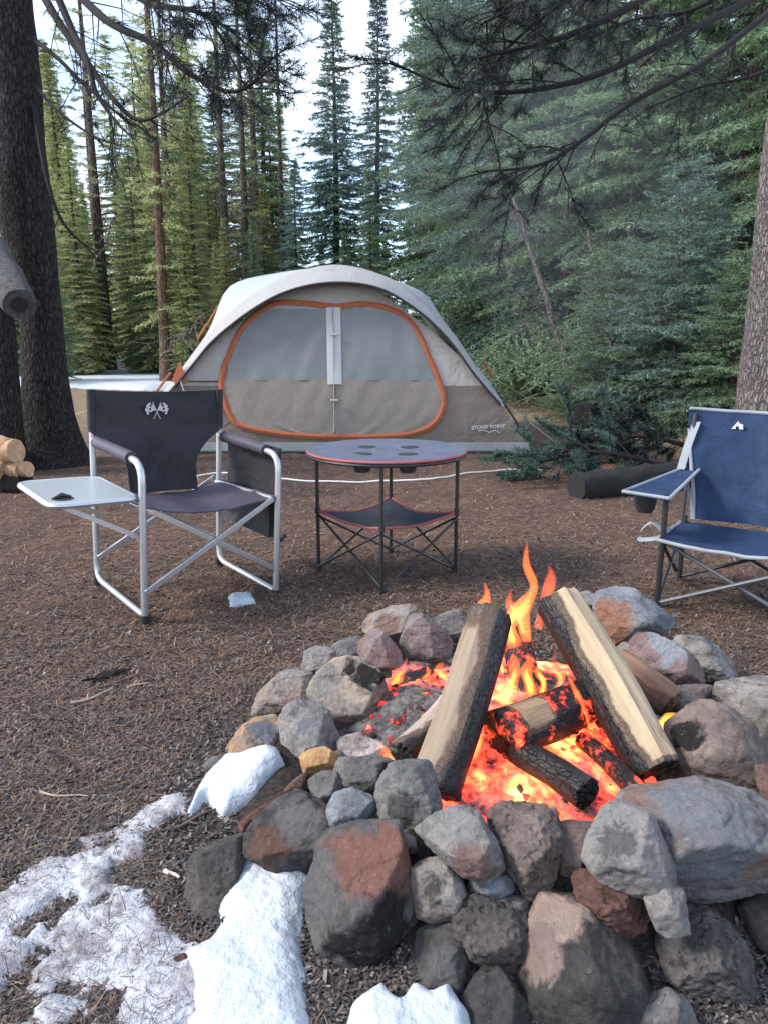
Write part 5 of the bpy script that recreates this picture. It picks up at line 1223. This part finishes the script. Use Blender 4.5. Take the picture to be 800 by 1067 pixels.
# flames: closed tongues of glowing gas
def flame_mat(name, c, dens):
    m = bpy.data.materials.new(name); m.use_nodes = True; t = m.node_tree; t.nodes.clear()
    o_ = t.nodes.new('ShaderNodeOutputMaterial'); e_ = t.nodes.new('ShaderNodeEmission'); e_.inputs[0].default_value = (*c, 1); e_.inputs[1].default_value = dens
    t.links.new(e_.outputs[0], o_.inputs['Volume']); return m
fm_o = flame_mat('flame_orange', (1, .16, .025), 17); fm_y = flame_mat('flame_yellow', (1, .45, .05), 30); fm_r = flame_mat('flame_red', (1, .12, .04), 10)
def tongue(pts, Y0, Y1, wpx, seed, inner=.5, mat=None):
    """pts: pixel path base->tip; width profile swelling then tapering; twisted flattened tube"""
    rnd = random.Random(seed); n = len(pts); P = [at(u, v, Y0 + (Y1 - Y0) * i / (n - 1)) for i, (u, v) in enumerate(pts)]
    S = catmull(P, 7); N = len(S); k = (S[0] - CAMV).length / CF
    def mk(name, sc_, mt, par, zc=0, end=1.0):
        SS = S[:max(4, int(N * end))]; NN = len(SS); mb = MB(); rr_ = []
        for i in range(NN):
            t = i / (NN - 1); rr_.append(max(.0008, wpx * .5 * k * sc_ * (math.sin(PI * min(1, (t * .86 + .14)) ** .75)) ** .8 * (1 + .22 * math.sin(t * 9 + seed))))
        mb.tube([p - FO for p in SS], rr_, 12, flat=.55); return mb.build(name, mt, par)
    f = mk('flame', 1, mat or fm_o, fire)
    if inner: mk('flame_core', inner, fm_y, f, end=.8)
T = [
 ([(548, 668), (546, 640), (556, 612), (548, 588), (549, 562)], 1.95, 2.0, 20, 1, .0, fm_o),
 ([(536, 672), (530, 650), (545, 630), (553, 612)], 1.95, 1.97, 30, 2, .4, fm_o),
 ([(560, 655), (568, 625), (574, 600), (570, 588)], 1.97, 2.0, 20, 3, .0, fm_r),
 ([(506, 660), (500, 640), (507, 622), (504, 606)], 1.95, 1.97, 22, 4, .0, fm_o),
 ([(496, 758), (505, 725), (516, 700), (521, 668)], 1.62, 1.68, 22, 5, .5, fm_o),
 ([(515, 742), (528, 722), (536, 700), (534, 680)], 1.72, 1.75, 26, 6, .55, fm_o),
 ([(540, 735), (552, 720), (548, 700), (556, 684)], 1.78, 1.8, 24, 7, .6, fm_o),
 ([(562, 728), (566, 712), (560, 700), (563, 688)], 1.80, 1.82, 15, 8, .6, fm_o),
 ([(578, 722), (584, 708), (576, 694), (580, 672)], 1.80, 1.82, 14, 9, .5, fm_r),
 ([(486, 800), (492, 770), (486, 745), (497, 722)], 1.50, 1.55, 34, 10, .45, fm_o),
 ([(476, 805), (482, 785), (490, 765), (488, 748)], 1.48, 1.5, 24, 20, .5, fm_o),
 ([(408, 718), (414, 706), (420, 698), (424, 684)], 1.92, 1.95, 14, 11, .5, fm_o),
 ([(452, 722), (462, 708), (456, 700), (462, 690)], 1.93, 1.95, 22, 12, .6, fm_o),
 ([(436, 720), (440, 708), (446, 702), (444, 692)], 1.95, 1.97, 14, 13, .5, fm_o),
 ([(686, 760), (692, 752), (698, 747), (706, 743)], 1.60, 1.62, 14, 14, .7, fm_y),
 ([(622, 850), (628, 838), (631, 824), (629, 812)], 1.40, 1.42, 8, 15, .5, fm_o),
 ([(618, 770), (606, 735), (592, 705), (588, 690)], 1.56, 1.60, 9, 16, .3, fm_o),
 ([(533, 770), (548, 778), (560, 780), (578, 776)], 1.48, 1.50, 14, 17, .3, fm_r),
 ([(412, 795), (404, 786), (398, 778), (392, 772)], 1.52, 1.55, 12, 18, .4, fm_o),
 ([(470, 812), (474, 800), (478, 790), (480, 775)], 1.46, 1.48, 20, 19, .4, fm_r),
]
T += [([(500, 745), (490, 728), (498, 712), (494, 694)], 1.74, 1.76, 24, 31, .5, fm_o), ([(524, 700), (518, 685), (526, 672), (522, 655)], 1.88, 1.9, 18, 32, .4, fm_r), ([(465, 718), (470, 704), (478, 696), (474, 682)], 1.9, 1.92, 16, 33, .4, fm_o), ([(590, 742), (600, 728), (596, 716), (602, 700)], 1.74, 1.76, 14, 34, .5, fm_o), ([(545, 660), (538, 640), (530, 628), (533, 612)], 1.96, 1.98, 22, 35, .3, fm_r)]
for pts, Ya, Yb, wpx, sd_, inn, mt in T: tongue(pts, Ya, Yb, wpx, sd_, inn, mt)

# ------------------------------------------------------------------ firewood logs
def log_mat(name, nrm_, off_, edge=.02, pale=(.50, .36, .22), glow=0., along=None, ax=None, ash=.5):
    """pale split wood on one side, charred on the other; nrm_ is the char direction in the log's own frame"""
    m = NT(name); tc = m.n('TexCoord'); ob = tc.outputs['Object']
    gco = m.coord((60, 60, 5)); n1 = m.noise(gco, 1.0, 5, .6, .4); n2 = m.noise(ob, 9, 5, .65); n3 = m.noise(ob, 60, 4, .7)
    wood = m.mix(m.ramp(n1, [(.3, 0.), (.7, 1.)]), tuple(x * .80 for x in pale), tuple(min(1, x * 1.14) for x in pale))
    wood = m.mix(m.ramp(m.noise(m.coord((14, 14, 5)), 1, 3), [(.60, 0.), (.70, .7)]), wood, (.17, .085, .045))
    wood = m.mix(m.ramp(m.noise(m.coord((95, 95, 3.5)), 1, 3, .5, .8), [(.64, 0.), (.70, .6)]), wood, (.12, .08, .05))
    wood = m.mix(m.ramp(n3, [(.66, 0.), (.72, .6)]), wood, (.10, .06, .04))
    v = m.n('TexVoronoi', feature='DISTANCE_TO_EDGE'); v.inputs['Scale'].default_value = 1.0
    vc = m.coord((120, 120, 48)); va = m.n('VectorMath', operation='ADD'); vs = m.n('VectorMath', operation='SCALE'); vs.inputs['Scale'].default_value = 2.2; vn = m.n('TexNoise'); vn.inputs['Scale'].default_value = .35; vn.inputs['Detail'].default_value = 4; m.l(vc, vn.inputs['Vector']); m.l(vn.outputs['Color'], vs.inputs[0]); m.l(vc, va.inputs[0]); m.l(vs.outputs[0], va.inputs[1]); m.l(va.outputs[0], v.inputs['Vector']); crk = m.ramp(v.outputs[0], [(0, .4), (.07, 1.)])
    char = m.mix(m.ramp(n2, [(.45, 0.), (.78, ash)]), (.009, .008, .008), (.048, .048, .055)); char = m.mix(crk, (.004, .004, .004), char)
    dt = m.n('VectorMath', operation='DOT_PRODUCT'); m.l(ob, dt.inputs[0]); dt.inputs[1].default_value = nrm_
    f = m.math('ADD', m.math('SUBTRACT', dt.outputs['Value'], off_), m.math('ADD', m.math('MULTIPLY', m.math('SUBTRACT', n2, .5), .04), m.math('MULTIPLY', m.math('SUBTRACT', m.noise(ob, 5, 3), .5), .06)))
    if along:
        sp = m.n('SeparateXYZ'); m.l(ob, sp.inputs[0]); z0, z1, k_ = along
        g_ = m.math('MULTIPLY', m.math('MAXIMUM', m.math('SUBTRACT', sp.outputs[2], z1), m.math('SUBTRACT', z0, sp.outputs[2])), k_)
        f = m.math('MAXIMUM', f, m.math('ADD', g_, m.math('MULTIPLY', m.math('SUBTRACT', n2, .5), .05)))
    fac = m.math('ADD', m.math('DIVIDE', f, edge), .5, True)
    brown = m.mix(m.math('MULTIPLY', m.math('SUBTRACT', 1., m.math('ABSOLUTE', m.math('SUBTRACT', fac, .5))), m.ramp(fac, [(0, 0.), (.25, 1.), (.8, 0.)])), m.mix(fac, wood, char), (.06, .032, .02))
    m.base(brown); m.rough(m.mix(fac, .75, .55)); m.b.inputs['Specular IOR Level'].default_value = .35
    m.bump(m.math('ADD', m.math('MULTIPLY', n1, .4), m.math('MULTIPLY', m.math('MULTIPLY', crk, fac), .7)), .9, .009)
    if glow:
        hn = m.noise(ob, 26, 4, .7); gf = m.math('MULTIPLY', m.ramp(hn, [(.52, 0.), (.70, 1.)]), fac)
        m.l(m.ramp(hn, [(.5, (.3, .01, .005)), (.66, (1, .07, .03)), (.8, (1, .3, .06))]), m.b.inputs['Emission Color']); m.l(m.math('MULTIPLY', gf, glow), m.b.inputs['Emission Strength'])
    return m.mat
def wlog(label, A, B, ra, rb, prof_, char_world, off_, seed, group='logs burning in the fire', bend=.006, **kw):
    """A bottom, B top; prof_: list of (angle, radius factor) cross section in world-ish frame"""
    z = (B - A).normalized(); x = (Vector((1, 0, 0)) - z * z.x).normalized(); y = z.cross(x); Rm = Matrix((x, y, z)).transposed()
    L = (B - A).length; n = 60; seg = 56; V = []; F = []
    def pf(a):
        a = a % (2 * PI); pr = sorted(prof_) ; pr = pr + [(pr[0][0] + 2 * PI, pr[0][1])]
        if a < pr[0][0]: a += 2 * PI
        for (a0, r0_), (a1, r1_) in zip(pr, pr[1:]):
            if a0 <= a <= a1:
                # straight chord between corners -> flat split faces
                p0 = Vector((math.cos(a0), math.sin(a0))) * r0_; p1 = Vector((math.cos(a1), math.sin(a1))) * r1_
                d = Vector((math.cos(a), math.sin(a))); e = p1 - p0; den = d.x * e.y - d.y * e.x
                if abs(den) < 1e-6: return r0_
                ch = (p0.x * e.y - p0.y * e.x) / den; return ch
        return 1
    zs = [0] * 4 + [i / n for i in range(n + 1)] + [1] * 4; cf = [0.001, .35, .65, .9] + [1] * (n + 1) + [.9, .65, .35, .001]
    for t, c_ in zip(zs, cf):
        r_ = ra + (rb - ra) * t
        for k in range(seg):
            a = 2 * PI * k / seg; q = pf(a) * (.92 + .08 * 1)
            nz = mnoise.noise(Vector((math.cos(a) * 1.3, math.sin(a) * 1.3, t * 3 + seed))) * .07 + mnoise.noise(Vector((math.cos(a) * 7, math.sin(a) * 7, t * 2.5 + seed))) * .03
            rr_ = r_ * q * (1 + nz) * c_ * (1 - .05 * (t > .985) - .05 * (t < .015))
            zz = L * t + (mnoise.noise(Vector((math.cos(a) * c_ * 4, math.sin(a) * c_ * 4, seed + t))) * .008 if t in (0, 1) else 0)
            V.append((rr_ * math.cos(a) + bend * math.sin(PI * t), rr_ * math.sin(a), zz))
    for i in range(len(zs) - 1):
        for k in range(seg):
            p = i * seg + k; q = i * seg + (k + 1) % seg; F.append((p, q, q + seg, p + seg))
    loc_n = Rm.transposed() @ Vector(char_world)
    if kw.get('glow', 0) < .01 or off_ > -.5: loc_n.z = 0
    loc_n.normalize()
    o = mesh_np('firewood_log', V, F, log_mat('log_%d' % seed, tuple(loc_n), off_, **kw), smooth=True)
    me = o.data; bm = bmesh.new(); bm.from_mesh(me)
    for e in bm.edges:
        if len(e.link_faces) == 2 and e.calc_face_angle(0) > R(28): e.smooth = False
    bm.to_mesh(me); bm.free()
    o.matrix_world = Matrix.Translation(A) @ Rm.to_4x4(); setp(o, label, 'log', group); return o
RND = [(i * PI / 5, 1.0) for i in range(10)]
WEDGE = [(R(200), 1.0), (R(235), 1.02), (R(270), 1.0), (R(310), 1.02), (R(350), .98), (R(30), 1.0), (R(80), .9), (R(140), .95)]
wlog('upright split log leaning left of the flames, black right side', at(450, 826, 1.38), at(510, 640, 1.70), .056, .054, RND, (.95, .1, .15), .012, 61, along=(-1, .42, .5), edge=.045, ash=.9, pale=(.24, .18, .13))
wlog('long pale split log leaning on the right of the fire, charred on its left side', at(682, 806, 1.46), at(581, 627, 1.82), .062, .062, [(R(20), 1.0), (R(60), .9), (R(120), .95), (R(170), 1.0), (R(200), 1.0), (R(228), 1.0), (R(275), 1.05), (R(318), 1.02), (R(345), 1.)], (-.9, -.1, -.45), .012, 62, edge=.026, pale=(.40, .30, .195), along=(.005, 2, 2.))
wlog('thick burnt log lying across the fire with a pale patch on top', at(520, 766, 1.50), at(614, 728, 1.66), .058, .055, RND, (0, .25, -.97), -.030, 63, edge=.012, along=(.03, .12, 1.), glow=1.6, pale=(.26, .175, .105), ash=.4)
wlog('black crackled charcoal log in the embers at the front', gnd(612, 828, .165), gnd(538, 782, .165), .036, .032, RND, (0, 0, 1), -1, 64, glow=.0, ash=.9)
wlog('short charred log end poking out left behind the upright log', at(418, 786, 1.50), at(470, 735, 1.68), .034, .036, RND, (.5, .3, -.4), -.022, 65, edge=.02, pale=(.36, .29, .24))
wlog('blackened log standing at the back between the two leaning logs', at(548, 735, 1.80), at(536, 660, 2.02), .045, .042, RND, (0, 0, 1), -1, 66, glow=1.8, ash=.3)
wlog('brown scorched log lying behind the long pale log', at(700, 735, 1.82), at(640, 690, 1.95), .048, .048, RND, (-.6, -.2, -.6), .01, 67, edge=.04, pale=(.20, .12, .075))
wlog('small charred chunk burning at the left back of the ring', at(414, 716, 1.96), at(450, 703, 2.0), .035, .03, RND, (0, 0, 1), -1, 68, glow=2.2, ash=.8)
wlog('thin charred stick lying in the embers under the long pale log', gnd(664, 826, .14), gnd(606, 770, .15), .024, .02, RND, (0, 0, 1), -1, 69, glow=1.5, ash=.5)
